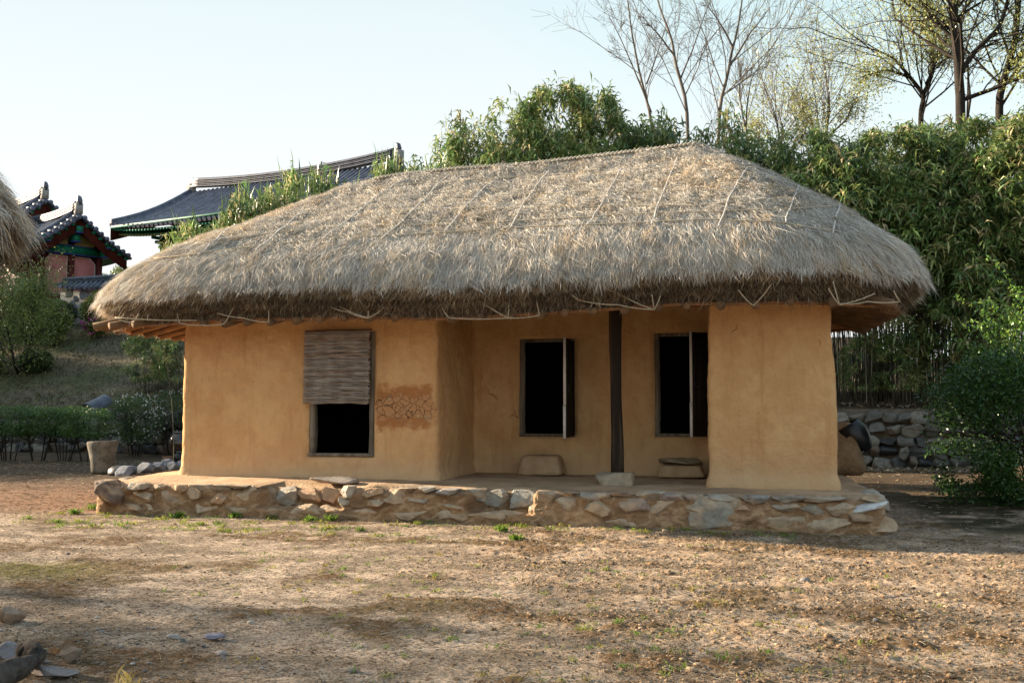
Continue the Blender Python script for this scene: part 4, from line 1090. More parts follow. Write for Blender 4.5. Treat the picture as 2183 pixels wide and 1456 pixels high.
# big dark roof tile lying on the retaining wall
q0 = ony(186, 878, 26.4); q1 = ony(226, 858, 27.2)
rt_ = MB(); a_ = np.linspace(R(-10), R(190), 16); d_ = norm(q1 - q0); s_ = norm(np.cross(d_, [0, 0, 1])); u_ = np.cross(s_, d_)
for rr, fl in ((.26, 1), (.235, -1)):
    ring0 = q0 + rr * (s_ * np.cos(a_)[:, None] + u_ * np.sin(a_)[:, None]); ring1 = q1 + rr * (s_ * np.cos(a_)[:, None] + u_ * np.sin(a_)[:, None])
    j = np.arange(15); rt_.add(np.concatenate([ring0, ring1]), np.stack([j, j + 1, j + 17, j + 16], 1)[:, ::fl])
n_ = 32
for base in (0, 16):
    j = np.arange(15); rt_.F.append(np.stack([j + base, j + 1 + base, j + 1 + base + n_, j + base + n_], 1))
tag(build('ridge_tile', rt_, M['tile'], loc=q0, smooth=True), 'large curved black roof tile perched on the low stone wall', 'roof tile')

# ------------------------------------------------------------------ tiled buildings on the rise
fh = np.array([-math.sin(YAW), math.cos(YAW), 0.0])
def tile_slope(R0, R1, E0, E1, pitch=.27, sag=.28, r=.075, disc=True, plank=.10):
    """one slope of a tiled roof between ridge R0-R1 and eave E0-E1, slightly concave"""
    mb = MB(); dk = MB()
    R0, R1, E0, E1 = [np.asarray(p, float) for p in (R0, R1, E0, E1)]
    n = max(2, int(np.linalg.norm(E1 - E0) / pitch)); m = 12
    u = np.linspace(0, 1, n + 1); w = np.linspace(0, 1, m)
    def S_(uu, ww):
        top = R0 + (R1 - R0) * uu[..., None]; bot = E0 + (E1 - E0) * uu[..., None]
        p = top + (bot - top) * ww[..., None]
        p = p - np.array([0, 0, 1.0]) * (sag * np.sin(np.pi * ww))[..., None]
        up_ = .25 * (2 * uu - 1) ** 4 * ww
        p = p + np.array([0, 0, 1.0]) * up_[..., None]
        return p
    UU, WW = np.meshgrid(np.linspace(0, 1, 30), w); P = S_(UU.ravel(), WW.ravel())
    ii = (np.arange(m - 1)[:, None] * 30 + np.arange(29)[None]).ravel(); q4 = np.stack([ii, ii + 1, ii + 31, ii + 30], 1)
    mb.add(P, q4, (.55, .6, .7)); P2_ = P - [0, 0, plank]; dk.add(P2_, q4[:, ::-1])
    across = norm(E1 - E0)
    for uu in u:
        line = S_(np.full(m, uu), w); T_ = norm(np.gradient(line, axis=0)); Nn = norm(np.cross(across, T_)); Nn = np.where(Nn[:, 2:3] < 0, -Nn, Nn)
        a = np.linspace(-.1, np.pi + .1, 7)
        V = line[:, None] + r * (across * np.cos(a)[None, :, None] + Nn[:, None] * np.sin(a)[None, :, None]) + Nn[:, None] * .01
        i = np.arange(m - 1)[:, None] * 7; j = np.arange(6)
        sh = .75 + .5 * ((int(uu * 997) * 37) % 11) / 11
        mb.add(V.reshape(-1, 3), np.stack([i + j, i + j + 1, i + 8 + j, i + 7 + j], -1).reshape(-1, 4), np.array((1, 1, 1)) * sh)
        if disc:
            c = line[-1] + Nn[-1] * .0 + T_[-1] * .02; aa = np.linspace(0, 2 * np.pi, 12, endpoint=False)
            V = np.concatenate([[c], c + r * 1.15 * (across * np.cos(aa)[:, None] + Nn[-1] * np.sin(aa)[:, None])]); jj = np.arange(12)
            mb.add(V, np.stack([np.zeros(12, int), 1 + jj, 1 + (jj + 1) % 12], 1), (2.6, 2.4, 2.2))
    return mb, dk, S_
def ridge_stack(A, B, h, w, lift=.35, n=24, layers=5):
    mb = MB(); u = np.linspace(0, 1, n); P = np.asarray(A) + (np.asarray(B) - np.asarray(A)) * u[:, None]
    P = P + np.array([0, 0, 1.0]) * (lift * (2 * u - 1) ** 2)[:, None]; d = norm(np.asarray(B, float) - np.asarray(A, float)); s = norm(np.cross(d, [0, 0, 1]))
    for k in range(layers):
        z0, z1 = h * k / layers, h * (k + .72) / layers; ww = w * (1 if k % 2 == 0 else .86) * (1 - .2 * k / layers)
        V = np.stack([P + s * ww / 2 + [0, 0, z0], P + s * ww / 2 + [0, 0, z1], P - s * ww / 2 + [0, 0, z1], P - s * ww / 2 + [0, 0, z0]], 1).reshape(-1, 3)
        i = np.arange(n - 1)[:, None] * 4; j = np.arange(4)
        mb.add(V, [np.stack([i + j, i + (j + 1) % 4, i + 4 + (j + 1) % 4, i + 4 + j], -1).reshape(-1, 4), np.array([[3, 2, 1, 0]]), np.array([[0, 1, 2, 3]]) + (n - 1) * 4], np.array((.9, .9, .9)) if k < layers - 1 else (1, 1, 1))
    mb.add(*g_tube(P + [0, 0, h * .93], w * .30, 8), (1.0, 1.0, 1.0))
    return mb
def horn(A, d, s=1.0):
    A = np.asarray(A, float)
    return g_tube(np.array([A, A + d * .06 * s + [0, 0, .22 * s], A + d * .02 * s + [0, 0, .42 * s], A - d * .12 * s + [0, 0, .55 * s]]), np.array([.16, .17, .13, .05]) * s, 8)
# the long hall
th = R(28.6); hd = rgt * math.cos(th) - fh * math.sin(th); hn = -(fh * math.cos(th) + rgt * math.sin(th))
A = dep(410, 412, 52); B = A + hd * 13.05; w_, dz_, ex = 5.0, -2.75, .0
ground_h = float(terrain(A[0], A[1]))
hall = thing('tiled_hall', 'long temple hall with a blue grey tiled roof behind the cottage', 'hall', (*(A + hd * 6.5)[:2], ground_h))
E0 = A - hd * ex + hn * w_ + [0, 0, dz_]; E1 = B + hd * ex + hn * w_ + [0, 0, dz_]
E0b = A - hn * w_ + [0, 0, dz_]; E1b = B - hn * w_ + [0, 0, dz_]
mb, dk, Sf = tile_slope(A, B, E0, E1, .30, .24, .095)
mb2, dk2, Sb = tile_slope(A, B, E0b, E1b, .5, .24, .075)
rf_ = build('tiled_roof', mb, M['tile'], hall, smooth=False); build('rear_slope', mb2, M['tile'], rf_)
build('roof_planking', dk, M['maroon'], rf_); build('rear_planking', dk2, M['maroon'], rf_)
rdg = build('ridge', ridge_stack(A + [0, 0, .0], B, .42, .36, .30), M['tile'], rf_)
for P_, d_ in ((A, -hd), (B, hd)): build('ridge_horn', MB().add(*horn(P_ + [0, 0, .55], d_, .8 if P_ is B else .45)), M['tile'], rf_)
build('ridge_plaster', MB().add(*g_box(A + [0, 0, .22] - hd * .06, (.34, .30, .5), -math.atan2(-hd[1], hd[0]))).add(*g_box(B + [0, 0, .32] + hd * .06, (.34, .30, .6), -math.atan2(-hd[1], hd[0]))), M['ridge_lime'], rf_)
for end_ in (0.0, 1.0):
    for S_ in (Sf, Sb):
        L_ = S_(np.full(10, end_), np.linspace(.03, 1, 10)); v = MB().add(*g_tube(L_ + [0, 0, .16], .13, 8)); v.add(*g_tube(L_ + [0, 0, .04], .17, 8), (1.3, 1.3, 1.3))
        build('verge_ridge', v, M['tile'], rf_)
        # barge board hanging under the verge
        sg_ = -1 if end_ == 0 else 1
        Lb = L_ + hd * sg_ * .06
        V = np.concatenate([Lb + [0, 0, -.06], Lb + [0, 0, -.75]]); V2 = V - hd * sg_ * .08; j = np.arange(9)
        bb = MB().add(np.concatenate([V, V2]), np.stack([j, j + 1, j + 11, j + 10], 1)); bb.F.append(np.stack([j, j + 1, j + 11, j + 10], 1)[:, ::-1] + 20); bb.F.append(np.stack([j + 10, j + 11, j + 31, j + 30], 1))
        build('barge_board', bb, M['maroon'], hall)
# eaves: two rows of green rafter ends, beam, brackets, columns, wall
rr_ = MB(); n = 64
for k in range(n + 1):
    u = k / n; tip = Sf(np.array([u]), np.array([1.0]))[0]
    rr_.add(*g_obox(tip + [0, 0, -.20] + hn * -.05, tip + [0, 0, .05] - hn * 1.2, .09, .10))
    rr_.add(*g_tube(np.array([tip + [0, 0, -.38] - hn * .45, tip + [0, 0, .2] - hn * 2.2]), .065, 8))
build('rafter_row', rr_, M['green'], hall)
ends = MB()
for k in range(n + 1):
    tip = Sf(np.array([k / n]), np.array([1.0]))[0]
    ends.add(*g_tube(np.array([tip + [0, 0, -.385] - hn * .44, tip + [0, 0, -.383] - hn * .42]), .066, 8))
build('rafter_end', ends, M['ochre'], hall)
fas = MB(); t0, t1 = Sf(np.array([0.0, 1.0]), np.array([1.0, 1.0]))
fas.add(*g_obox(t0 + [0, 0, -.10], t1 + [0, 0, -.10], .06, .10)); build('eave_fascia', fas, M['green'], hall)
wy = -hn * 1.7
bm1 = MB().add(*g_obox(E0 + hd * 1.5 + wy + [0, 0, -.35], E1 - hd * 1.5 + wy + [0, 0, -.35], .3, .4)); build('eave_beam', bm1, M['green'], hall)
bm2 = MB().add(*g_obox(E0 + hd * 1.6 + wy + [0, 0, -1.05], E1 - hd * 1.6 + wy + [0, 0, -1.05], .25, .36)); build('tie_beam', bm2, M['green'], hall)
bm3 = MB().add(*g_obox(E0 + hd * 1.6 + wy + hn * .13 + [0, 0, -.80], E1 - hd * 1.6 + wy + hn * .13 + [0, 0, -.80], .05, .06)); build('beam_trim', bm3, M['ochre'], hall)
for k in range(5):
    c = E0 + hd * (1.7 + k * (13.05 - 3.4) / 4) + wy; zt = c[2] - .8
    g0 = float(terrain(c[0], c[1]))
    build('column', MB().add(*g_tube(np.array([[c[0], c[1], g0 - .2], [c[0], c[1], zt + .4]]), .2, 14)), M['maroon'], hall, smooth=True)
    br = MB()
    for lv in range(3): br.add(*g_obox(c + hn * (.3 + .22 * lv) + [0, 0, -.72 + .2 * lv], c - hn * .4 + [0, 0, -.72 + .2 * lv], .16, .14)); br.add(*g_obox(c - hd * (.2 + .14 * lv) + [0, 0, -.64 + .2 * lv], c + hd * (.2 + .14 * lv) + [0, 0, -.64 + .2 * lv], .14, .12))
    build('bracket', br, M['maroon'] if k % 2 else M['green'], hall)
g0 = ground_h
c = (E0 + E1) / 2 + wy * 1.15; hw = 13.05 - 3.5
V, Fq = g_box((*(((A + B) / 2)[:2]), (g0 - .3 + c[2] - .5) / 2), (hw, 2 * (w_ - 2.2), c[2] - .5 - g0 + .3), math.atan2(hd[1], hd[0])); build('wall', MB().add(V, Fq), M['maroon'], hall)
V, Fq = g_box((*(((A + B) / 2)[:2]), c[2] - .1), (hw + .4, 2 * (w_ - 2.3), .9), math.atan2(hd[1], hd[0])); build('upper_wall', MB().add(V, Fq), M['green'], hall)
gab = MB()
for P_, sg_ in ((A, 1), (B, -1)):
    c0 = P_ + hd * sg_ * .9
    gab.add([c0 + [0, 0, -.3], c0 + hn * 3.7 + [0, 0, dz_ + .6], c0 - hn * 3.7 + [0, 0, dz_ + .6]], np.array([[0, 1, 2]]))
build('gable_wall', gab, M['maroon'], hall)

# the gatehouse with a tall middle and a lower wing
pk = dep(168, 458, 49.5)
ga = R(40); gd = -(rgt * math.cos(ga)) * 1 + fh * math.sin(ga)             # ridge runs away to the left
gd = norm(gd); gs = norm(np.cross(gd, [0, 0, 1])); gs = gs if gs @ rgt > 0 else -gs   # towards the right of the gable
def gate_roof(pk, ln, half, drop, name):
    """gabled roof: peak pk at the near gable, running ln along gd"""
    far = pk + gd * ln; o = []
    for s_ in (1, -1):
        E0_, E1_ = pk + gs * s_ * half + [0, 0, -drop], far + gs * s_ * half + [0, 0, -drop]
        o.append((E0_, E1_, s_))
    roofs = None
    for E0_, E1_, s_ in o:
        mb, dk, S_ = tile_slope(pk, far, E0_, E1_, .27, .12, .085)
        ob = build(name, mb, M['tile'], gate); build('roof_planking', dk, M['green'], ob)
        if roofs is None: roofs = ob
        # verge: short tiles set across, their round ends facing out
        vt = MB(); L_ = S_(np.zeros(9), np.linspace(.06, .98, 9))
        for p in L_:
            q0, q1 = p - gd * .34, p + gd * .5; vt.add(*g_tube(np.array([q0 + [0, 0, -.05], q1 + [0, 0, .08]]), .105, 10), (1, 1, 1))
            vt.add(*g_tube(np.array([q0 + [0, 0, -.05] - gd * .012, q0 + [0, 0, -.05] - gd * .03]), .12, 12), (1.15, 1.2, 1.3))
            vt.add(*g_tube(np.array([q0 + gs * s_ * .12 + [0, 0, -.20], q1 + gs * s_ * .12 + [0, 0, -.10]]), .08, 8), (.7, .7, .8))
        build('verge_tile', vt, M['tile'], ob)
        L2 = S_(np.full(10, .075 if ln > 5 else .12), np.linspace(.0, 1, 10)); rg = MB().add(*g_tube(L2 + [0, 0, .20], .13, 8)); rg.add(*g_tube(L2 + [0, 0, .06], .16, 8), (.8, .8, .85)); build('verge_ridge', rg, M['tile'], ob)
        # barge board and green purlin ends below the verge
        Lb = S_(np.zeros(8), np.linspace(0, 1, 8)) - gd * .10
        V = np.concatenate([Lb + [0, 0, -.26], Lb + [0, 0, -.78]]); V2 = V + gd * .08; j = np.arange(7)
        bb = MB().add(np.concatenate([V, V2]), np.stack([j, j + 1, j + 9, j + 8], 1)); bb.F += [np.stack([j, j + 1, j + 9, j + 8], 1)[:, ::-1] + 16, np.stack([j + 8, j + 9, j + 25, j + 24], 1), np.stack([j, j + 1, j + 17, j + 16], 1)]
        build('barge_board', bb, M['maroon'], gate)
        pe = MB()
        for u in np.linspace(.15, .97, 7):
            p = S_(np.array([0.0]), np.array([u]))[0]; pe.add(*g_obox(p - gd * .24 + [0, 0, -.24], p + gd * .3 + [0, 0, -.24], .16, .12))
        build('purlin_end', pe, M['green'], gate)
    mb = ridge_stack(pk + gd * .15 + [0, 0, .05], far, .42, .34, .20, layers=6); build('ridge', mb, M['tile'], roofs)
    build('ridge_plaster', MB().add(*g_box(pk + [0, 0, .30] + gd * .05, (.34, .30, .55), math.atan2(gd[1], gd[0]))), M['ridge_lime'], roofs)
    build('ridge_horn', MB().add(*horn(pk + [0, 0, .5], -gd, .85)), M['tile'], roofs, smooth=True)
gz = float(terrain(pk[0], pk[1]))
gate = thing('gatehouse', 'painted gatehouse with pink wall panels and two stepped tiled gables', 'gatehouse', (pk[0], pk[1], gz))
gate_roof(pk, 6.5, 2.55, 2.0, 'wing_roof')
gate_roof(dep(96, 425, 53.5), 7.0, 2.7, 2.1, 'upper_roof')
# gable wall: posts, panels, beams
w0 = pk + gd * .75; 
def onw(s_, z_, out=0.0): return w0 + gs * s_ + np.array([0, 0, z_]) - gd * out
bw = MB(); V, Fq = g_box(w0 + gd * 2.6 + [0, 0, -3.15], (5.2, 3.0, 3.9), math.atan2(gd[1], gd[0])); bw.add(V, Fq)
bw.add([onw(-2.2, -1.9), onw(2.2, -1.9), onw(0, -.3)], np.array([[0, 1, 2]])); build('wall', bw, M['maroon'], gate)
for s_ in (-1.45, 0.0, 1.45): build('post', MB().add(*g_obox(onw(s_, -5.2, .08), onw(s_, -1.62, .08), .30, .22, gs)), M['maroon'], gate)
for s0, s1 in ((-1.30, -.15), (.15, 1.30)):
    sgn = 1 if s0 > 0 else -1; zb_, zt_ = -3.95, -2.0; cut = .3
    o_ = [(s0, zb_), (s1, zb_), (s1, zt_ - (cut if sgn > 0 else 0)), (s1 - (cut if sgn > 0 else 0), zt_), (s0 + (cut if sgn < 0 else 0), zt_), (s0, zt_ - (cut if sgn < 0 else 0))]
    fr = MB().add([onw(a, z, .02) for a, z in o_], np.array([[0, 1, 2, 3, 4, 5]])); pn = build('wall_panel', fr, M['plaster'], gate)
    mid = np.mean(o_, 0); build('pink_field', MB().add([onw(mid[0] + (a - mid[0]) * .93, mid[1] + (z - mid[1]) * .955, .026) for a, z in o_], np.array([[0, 1, 2, 3, 4, 5]])), M['pink'], pn)
def beam(s0, s1, z, h, out, m, name): return build(name, MB().add(*g_obox(onw(s0, z, out), onw(s1, z, out), .25, h)), M[m], gate)
b1 = beam(-1.55, 1.55, -1.72, .36, .13, 'green', 'tie_beam')
build('beam_trim', MB().add(*g_obox(onw(-1.55, -1.51, .14), onw(1.55, -1.51, .14), .28, .05)).add(*g_obox(onw(-1.55, -1.93, .14), onw(1.55, -1.93, .14), .28, .05)), M['blue'], b1)
for s_ in (-1.6, 1.6, 0.0):
    for lv in range(2):
        zz_ = -1.78 + .42 * lv + (.62 if s_ == 0 else 0)
        bt = build('purlin', MB().add(*g_obox(onw(s_, zz_, .95 - .25 * (1 - lv)), onw(s_, zz_, -.2), .34 if s_ else .30, .30)), M['green'], gate)
        build('purlin_trim', MB().add(*g_obox(onw(s_, zz_ - .16, .96 - .25 * (1 - lv)), onw(s_, zz_ - .16, -.2), .36, .05)), M['blue'], bt)
for s0, s1 in ((.16, 1.2), (-1.2, -.16)):
    hi, lo = (s0, s1) if s0 > 0 else (s1, s0)
    build('ochre_panel', MB().add([onw(s0, -1.46, .05), onw(s1, -1.46, .05), onw(lo, -1.25, .05), onw(hi, -.72, .05)] if s0 > 0 else [onw(s0, -1.46, .05), onw(s1, -1.46, .05), onw(hi, -.72, .05), onw(lo, -1.25, .05)], np.array([[0, 1, 2, 3]])), M['ochre'], gate)
beam(-1.55, 1.55, -4.15, .4, .10, 'maroon', 'sill_beam')

# garden wall with tile coping on the rise
w_a, w_b = dep(128, 660, 46.5), dep(420, 640, 44.5)
gw = thing('garden_wall', 'whitewashed rubble wall with a black tile coping up on the rise', 'garden wall', w_a)
base = min(w_a[2], w_b[2]) - 1.2
wtop = dep(128, 622, 46.5)[2]; wd_ = norm((w_b - w_a) * [1, 1, 0]); wn_ = np.array([wd_[1], -wd_[0], 0]); wn_ = wn_ if wn_ @ fh < 0 else -wn_
ln = np.linalg.norm((w_b - w_a)[:2]); p0 = np.array([w_a[0], w_a[1], 0]); rise = dep(420, 606, 44.5)[2] - wtop
V = []
mw = MB().add([p0 + [0, 0, base], p0 + wd_ * ln + [0, 0, base], p0 + wd_ * ln + [0, 0, wtop + rise], p0 + [0, 0, wtop], p0 - wn_ * .4 + [0, 0, base], p0 + wd_ * ln - wn_ * .4 + [0, 0, base], p0 + wd_ * ln - wn_ * .4 + [0, 0, wtop + rise], p0 - wn_ * .4 + [0, 0, wtop]], np.array([[0, 1, 2, 3], [5, 4, 7, 6], [4, 0, 3, 7]]))
build('wall', mw, M['plaster'], gw)
st = MB(); rk = np.random.RandomState(5); pts_ = []
for k in range(900):
    s_ = rk.uniform(.1, ln - .1); z_ = rk.uniform(base + .1, wtop - .1 + rise * s_ / ln); r_ = rk.uniform(.10, .24)
    if all((s_ - a) ** 2 + (z_ - b) ** 2 > (r_ + c + .02) ** 2 for a, b, c in pts_): pts_.append((s_, z_, r_))
for k, (s_, z_, r_) in enumerate(pts_):
    V, Fc = g_rock((0, 0, 0), (r_ * 2.1, .12, r_ * 1.9), 900 + k, 2, 8, .08, .2)
    st.add(p0 + V[:, :1] * wd_ + V[:, 1:2] * -wn_ + np.array([0, 0, 1]) * V[:, 2:] + wd_ * s_ + [0, 0, z_] + wn_ * .02, Fc, np.array([(.22, .23, .25), (.28, .27, .25), (.17, .18, .20)][k % 3]))
build('rubble', st, M['stone'], gw)
ra, rb = p0 - wn_ * .2 + [0, 0, wtop + .42], p0 + wd_ * ln - wn_ * .2 + [0, 0, wtop + rise + .42]
mb, dk, _s = tile_slope(ra, rb, ra + wn_ * .55 - [0, 0, .40], rb + wn_ * .55 - [0, 0, .40], .27, .02, .085, True, .06)
cp = build('tile_coping', mb, M['tile'], gw); build('coping_board', dk, M['maroon'], cp)
build('coping_ridge', ridge_stack(ra, rb, .22, .26, 0, layers=3), M['tile'], cp)

# ------------------------------------------------------------------ plants
def leaf_cols(rs, m, pal, p=None, var=.3): 
    pal = np.asarray(pal, float); return pal[rs.choice(len(pal), m, p=p)] * rs.uniform(1 - var, 1 + var, (m, 1))
BAM = [(.16, .26, .07), (.10, .185, .065), (.27, .34, .11), (.44, .45, .19), (.55, .47, .26)]
def bamboo_clump(seed, h, rx, ry, nsp, canes, low=.35, label='', loc=(0, 0, 0), zup=-.14):
    rs = np.random.RandomState(seed)
    t = thing('bamboo_clump', label, 'bamboo', loc); o = np.asarray(loc, float)
    # canes, arching out at the top
    n = canes; a = rs.rand(n) * 6.28; rr = np.sqrt(rs.rand(n)); bx, by = rr * np.cos(a) * rx * .8, rr * np.sin(a) * ry * .8
    hh = h * (.70 + .28 * (1 - rr)) * rs.uniform(.82, 1.0, n); lean = np.stack([np.cos(a) * rr * .10 * h * .5 + rs.normal(0, .28, n), np.sin(a) * rr * .10 * h * .5 + rs.normal(0, .28, n)], 1)
    mb = MB(); K = 6
    for k in range(K):
        u0, u1 = k / K, (k + 1) / K
        f = lambda u: np.stack([bx + lean[:, 0] * u ** 2.2, by + lean[:, 1] * u ** 2.2, hh * u], 1)
        V, Fq = g_segs(f(u0) + o, f(u1) + o, .013 * (1 - .7 * u0) + 0 * hh, .013 * (1 - .7 * u1) + 0 * hh, 5)
        c = leaf_cols(rs, n, [(.045, .04, .022), (.03, .032, .016), (.12, .11, .07), (.015, .013, .008)]); mb.add(V, Fq, rep(c, 10))
    build('cane', mb, M['cane'], t)
    # sprays of drooping leaves through the crown, denser on the outside
    m = nsp; a = rs.rand(m) * 6.28; v = rs.rand(m) ** .9; q = np.sqrt(rs.uniform(.35, 1, m))
    zc = low + (1 - low) * v
    prof = np.sqrt(np.clip(1 - ((v - .32) / .70) ** 2, .03, 1))
    bump_ = 1 + .34 * vnoise(np.stack([np.cos(a) * 1.6, np.sin(a) * 1.6, zc * 5], 1) + seed, seed) + .20 * vnoise(np.stack([np.cos(a) * 4, np.sin(a) * 4, zc * 11], 1), seed + 1)
    P = np.stack([np.cos(a) * rx * q * prof * bump_, np.sin(a) * ry * q * prof * bump_, h * zc * (1 + .05 * bump_)], 1)
    hole = vnoise(P * 1.25 + seed, seed + 3) + .5 * vnoise(P * 2.6, seed + 4); kp = hole > -.06; P = P[kp]; a = a[kp]; v = v[kp]; m = len(P)
    nl = 9; k = np.repeat(np.arange(m), nl); mm = len(k)
    out = np.stack([np.cos(a), np.sin(a), .3 + .5 * v], 1); ax = norm(out + rs.normal(0, .55, (m, 3)))
    off = np.tile(np.linspace(-.5, .5, nl), m) * .34
    base = P[k] + ax[k] * off[:, None]
    D = norm(ax[k] * .55 + rs.normal(0, .55, (mm, 3)) + np.array([0, 0, zup]))
    V, Ft = g_leaves(base + o, D, rs.uniform(.20, .40, mm), rs.uniform(.034, .060, mm), rs.uniform(.4, 1.3, mm), rs)
    tone = rs.choice(5, m, p=[.40, .25, .21, .09, .05]); c = np.asarray(BAM)[np.where(rs.rand(mm) < .15, rs.choice(5, mm), tone[k])] * rs.uniform(.65, 1.35, (mm, 1)) * (1 + .35 * vnoise(P * 1.1 + seed, seed + 8))[k][:, None]
    lv = MB().add(V, Ft, rep(c, 4))
    build('leaves', lv, M['leaf'], t)
    return t
B_BIG = bamboo_clump(1, 7.6, 1.9, 1.6, 2600, 34, .34, 'tallest dense bamboo clump rising behind the middle of the ridge', (0, 0, 0))
B_MID = bamboo_clump(2, 6.0, 1.7, 1.5, 2100, 34, .34, 'bamboo', (0, 0, 0))
B_LOW = bamboo_clump(3, 4.6, 1.5, 1.4, 1500, 30, .20, 'bamboo', (0, 0, 0))
B_FIN = bamboo_clump(4, 3.6, 1.0, .8, 150, 10, .80, 'bamboo', (0, 0, 0), .4)
grove = [  # px of top, py of top, distance y, prototype, x scale, label
 (1185, 226, 27.5, 'B', 1.0, 'tallest dense bamboo clump rising behind the middle of the ridge'),
 (1095, 258, 27.2, 'M', 1.0, 'bamboo clump stepping down just left of the tallest one'),
 (1015, 304, 27.0, 'M', 1.0, 'sunlit bamboo clump two steps left of the tallest one'),
 (972, 330, 27.0, 'M', .8, 'bamboo clump with loose upright shoots left of the ridge crest'),
 (925, 348, 27.4, 'L', .8, 'low yellowish bamboo clump at the end of the tiled hall roof'),
 (872, 358, 27.8, 'L', .6, 'last low bamboo clump on the left, just past the hall ridge end'),
 (1262, 232, 28.2, 'M', 1.0, 'dark bamboo clump at the right shoulder of the tallest one'),
 (1345, 258, 28.6, 'L', 1.1, 'shaded bamboo clump below the leftmost bare tree'),
 (1430, 258, 28.8, 'L', 1.1, 'shaded bamboo clump between the bare tree trunks'),
 (1530, 266, 28.0, 'L', 1.0, 'small dark bamboo clump right of the thatch ridge end'),
 (1625, 292, 27.0, 'L', 1.0, 'bamboo clump showing just over the right slope of the thatch'),
 (1715, 316, 26.8, 'M', 1.0, 'broad bamboo clump above the right slope of the thatch'),
 (1800, 322, 26.6, 'M', 1.05, 'bamboo clump with bright tips over the right hip of the thatch'),
 (1895, 310, 26.8, 'B', 1.0, 'big bamboo clump with glossy drooping leaves right of the roof'),
 (1975, 318, 28.4, 'B', 1.0, 'tall dark bamboo clump in front of the big leafing trunk'),
 (2060, 302, 27.0, 'M', 1.1, 'bamboo clump below the leafing tree trunks at the right'),
 (2140, 290, 26.6, 'B', 1.0, 'bamboo clump cut by the right edge of the picture'),
 (2235, 280, 26.2, 'B', 1.1, 'bamboo clump mostly beyond the right edge'),
 (1760, 360, 27.9, 'M', 1.1, 'inner bamboo clump standing behind the right hip'),
 (2010, 430, 26.3, 'L', 1.1, 'lower bamboo clump leaning out over the retaining wall'),
 (2110, 450, 26.0, 'L', 1.1, 'low bamboo clump above the tall green shrub'),
 (1830, 410, 29.2, 'M', 1.3, 'shaded inner bamboo behind the right hip of the thatch'),
 (1940, 395, 29.4, 'M', 1.3, 'shaded inner bamboo in the gap right of the cottage'),
 (2050, 395, 29.2, 'M', 1.3, 'shaded inner bamboo above the dense dark shrub'),
 (1925, 742, 25.9, 'L', .42, 'small pale bamboo sprout beside the right roof corner above the wall'),
 (1835, 770, 26.0, 'L', .36, 'short bamboo sprout on top of the retaining wall near the pillar'),
 (652, 418, 22.5, 'F', 0.8, 'thin bamboo spray standing up against the hall tiles'),
 (592, 468, 22.0, 'F', 0.8, 'pale bamboo spray just over the left slope of the thatch'),
 (532, 462, 21.7, 'F', 0.7, 'small bamboo spray in front of the hall eave'),
 (440, 520, 21.5, 'F', 0.9, 'lowest bamboo spray peeping over the left hip of the thatch'),
 (722, 452, 23.0, 'F', 0.7, 'short bamboo spray near the right end of the hall eave'),
 (822, 392, 26.0, 'F', 0.6, 'thin bamboo spray covering the hall ridge horn'),
 (330, 705, 31.5, 'L', .62, 'bamboo with hanging leaves beyond the left cottage wall'),
 (392, 690, 31.0, 'L', .62, 'bamboo leaning behind the left cottage corner')]
protos = {'B': (B_BIG, 7.6), 'M': (B_MID, 6.0), 'L': (B_LOW, 4.6), 'F': (B_FIN, 3.6)}
used = set()
for k, (px, py, yy, pr, sx_, lab) in enumerate(grove):
    o, h0 = protos[pr]; p = ony(px, py, yy); gz_ = float(terrain(p[0], p[1])); s_ = max(.4, (p[2] - gz_) / h0)
    if pr not in used:
        used.add(pr); o.location = (p[0], p[1], gz_); o.scale = (sx_, sx_, s_); o['label'] = lab; o['group'] = 'bamboo clumps behind the cottage'
        o.rotation_euler = (0, 0, k * 1.7)
    else:
        copy_tree(o, (p[0], p[1], gz_), k * 2.4, (sx_, sx_, s_), lab, 'bamboo clumps behind the cottage')
# dry canes and leaf litter under the grove
lc = MB(); rs = np.random.RandomState(9); m = 170
x = rs.uniform(.6, 7.5, m); y = rs.uniform(25.8, 28.5, m); g_ = terrain(x, y)
V, Fq = g_segs(xyz(x, y, g_ - .1), xyz(x + rs.normal(0, .55, m), y + rs.normal(0, .3, m), g_ + rs.uniform(1.5, 4.2, m)), np.full(m, .012), np.full(m, .006), 5)
lc.add(V, Fq, rep(leaf_cols(rs, m, [(.10, .085, .055), (.06, .05, .03), (.20, .17, .12), (.03, .025, .018)]), 10))
tag(build('bamboo_canes', lc, M['cane']), 'thicket of thin dry canes in the dark below the bamboo', 'canes', kind='stuff')
ll = MB(); m = 5200; x = rs.uniform(.4, 7.6, m); edge = rs.rand(m) < .5
y = np.where(edge, wall_line(x) - rs.uniform(.1, 1.2, m) ** 1.5, wall_line(x) + rs.uniform(.05, 2.0, m)); a = rs.rand(m) * 6.28
V, Ft = g_leaves(xyz(x, y, terrain(x, y) + .02 + rs.rand(m) * .05), xyz(np.cos(a), np.sin(a), rs.normal(0, .35, m)), rs.uniform(.08, .22, m), .03, .3, rs)
ll.add(V, Ft, rep(leaf_cols(rs, m, [(.34, .27, .18), (.24, .17, .10), (.42, .37, .28)]), 4))
tag(build('leaf_litter', ll, M['weed']), 'fallen dry bamboo leaves along the retaining wall', 'leaf litter', kind='stuff')

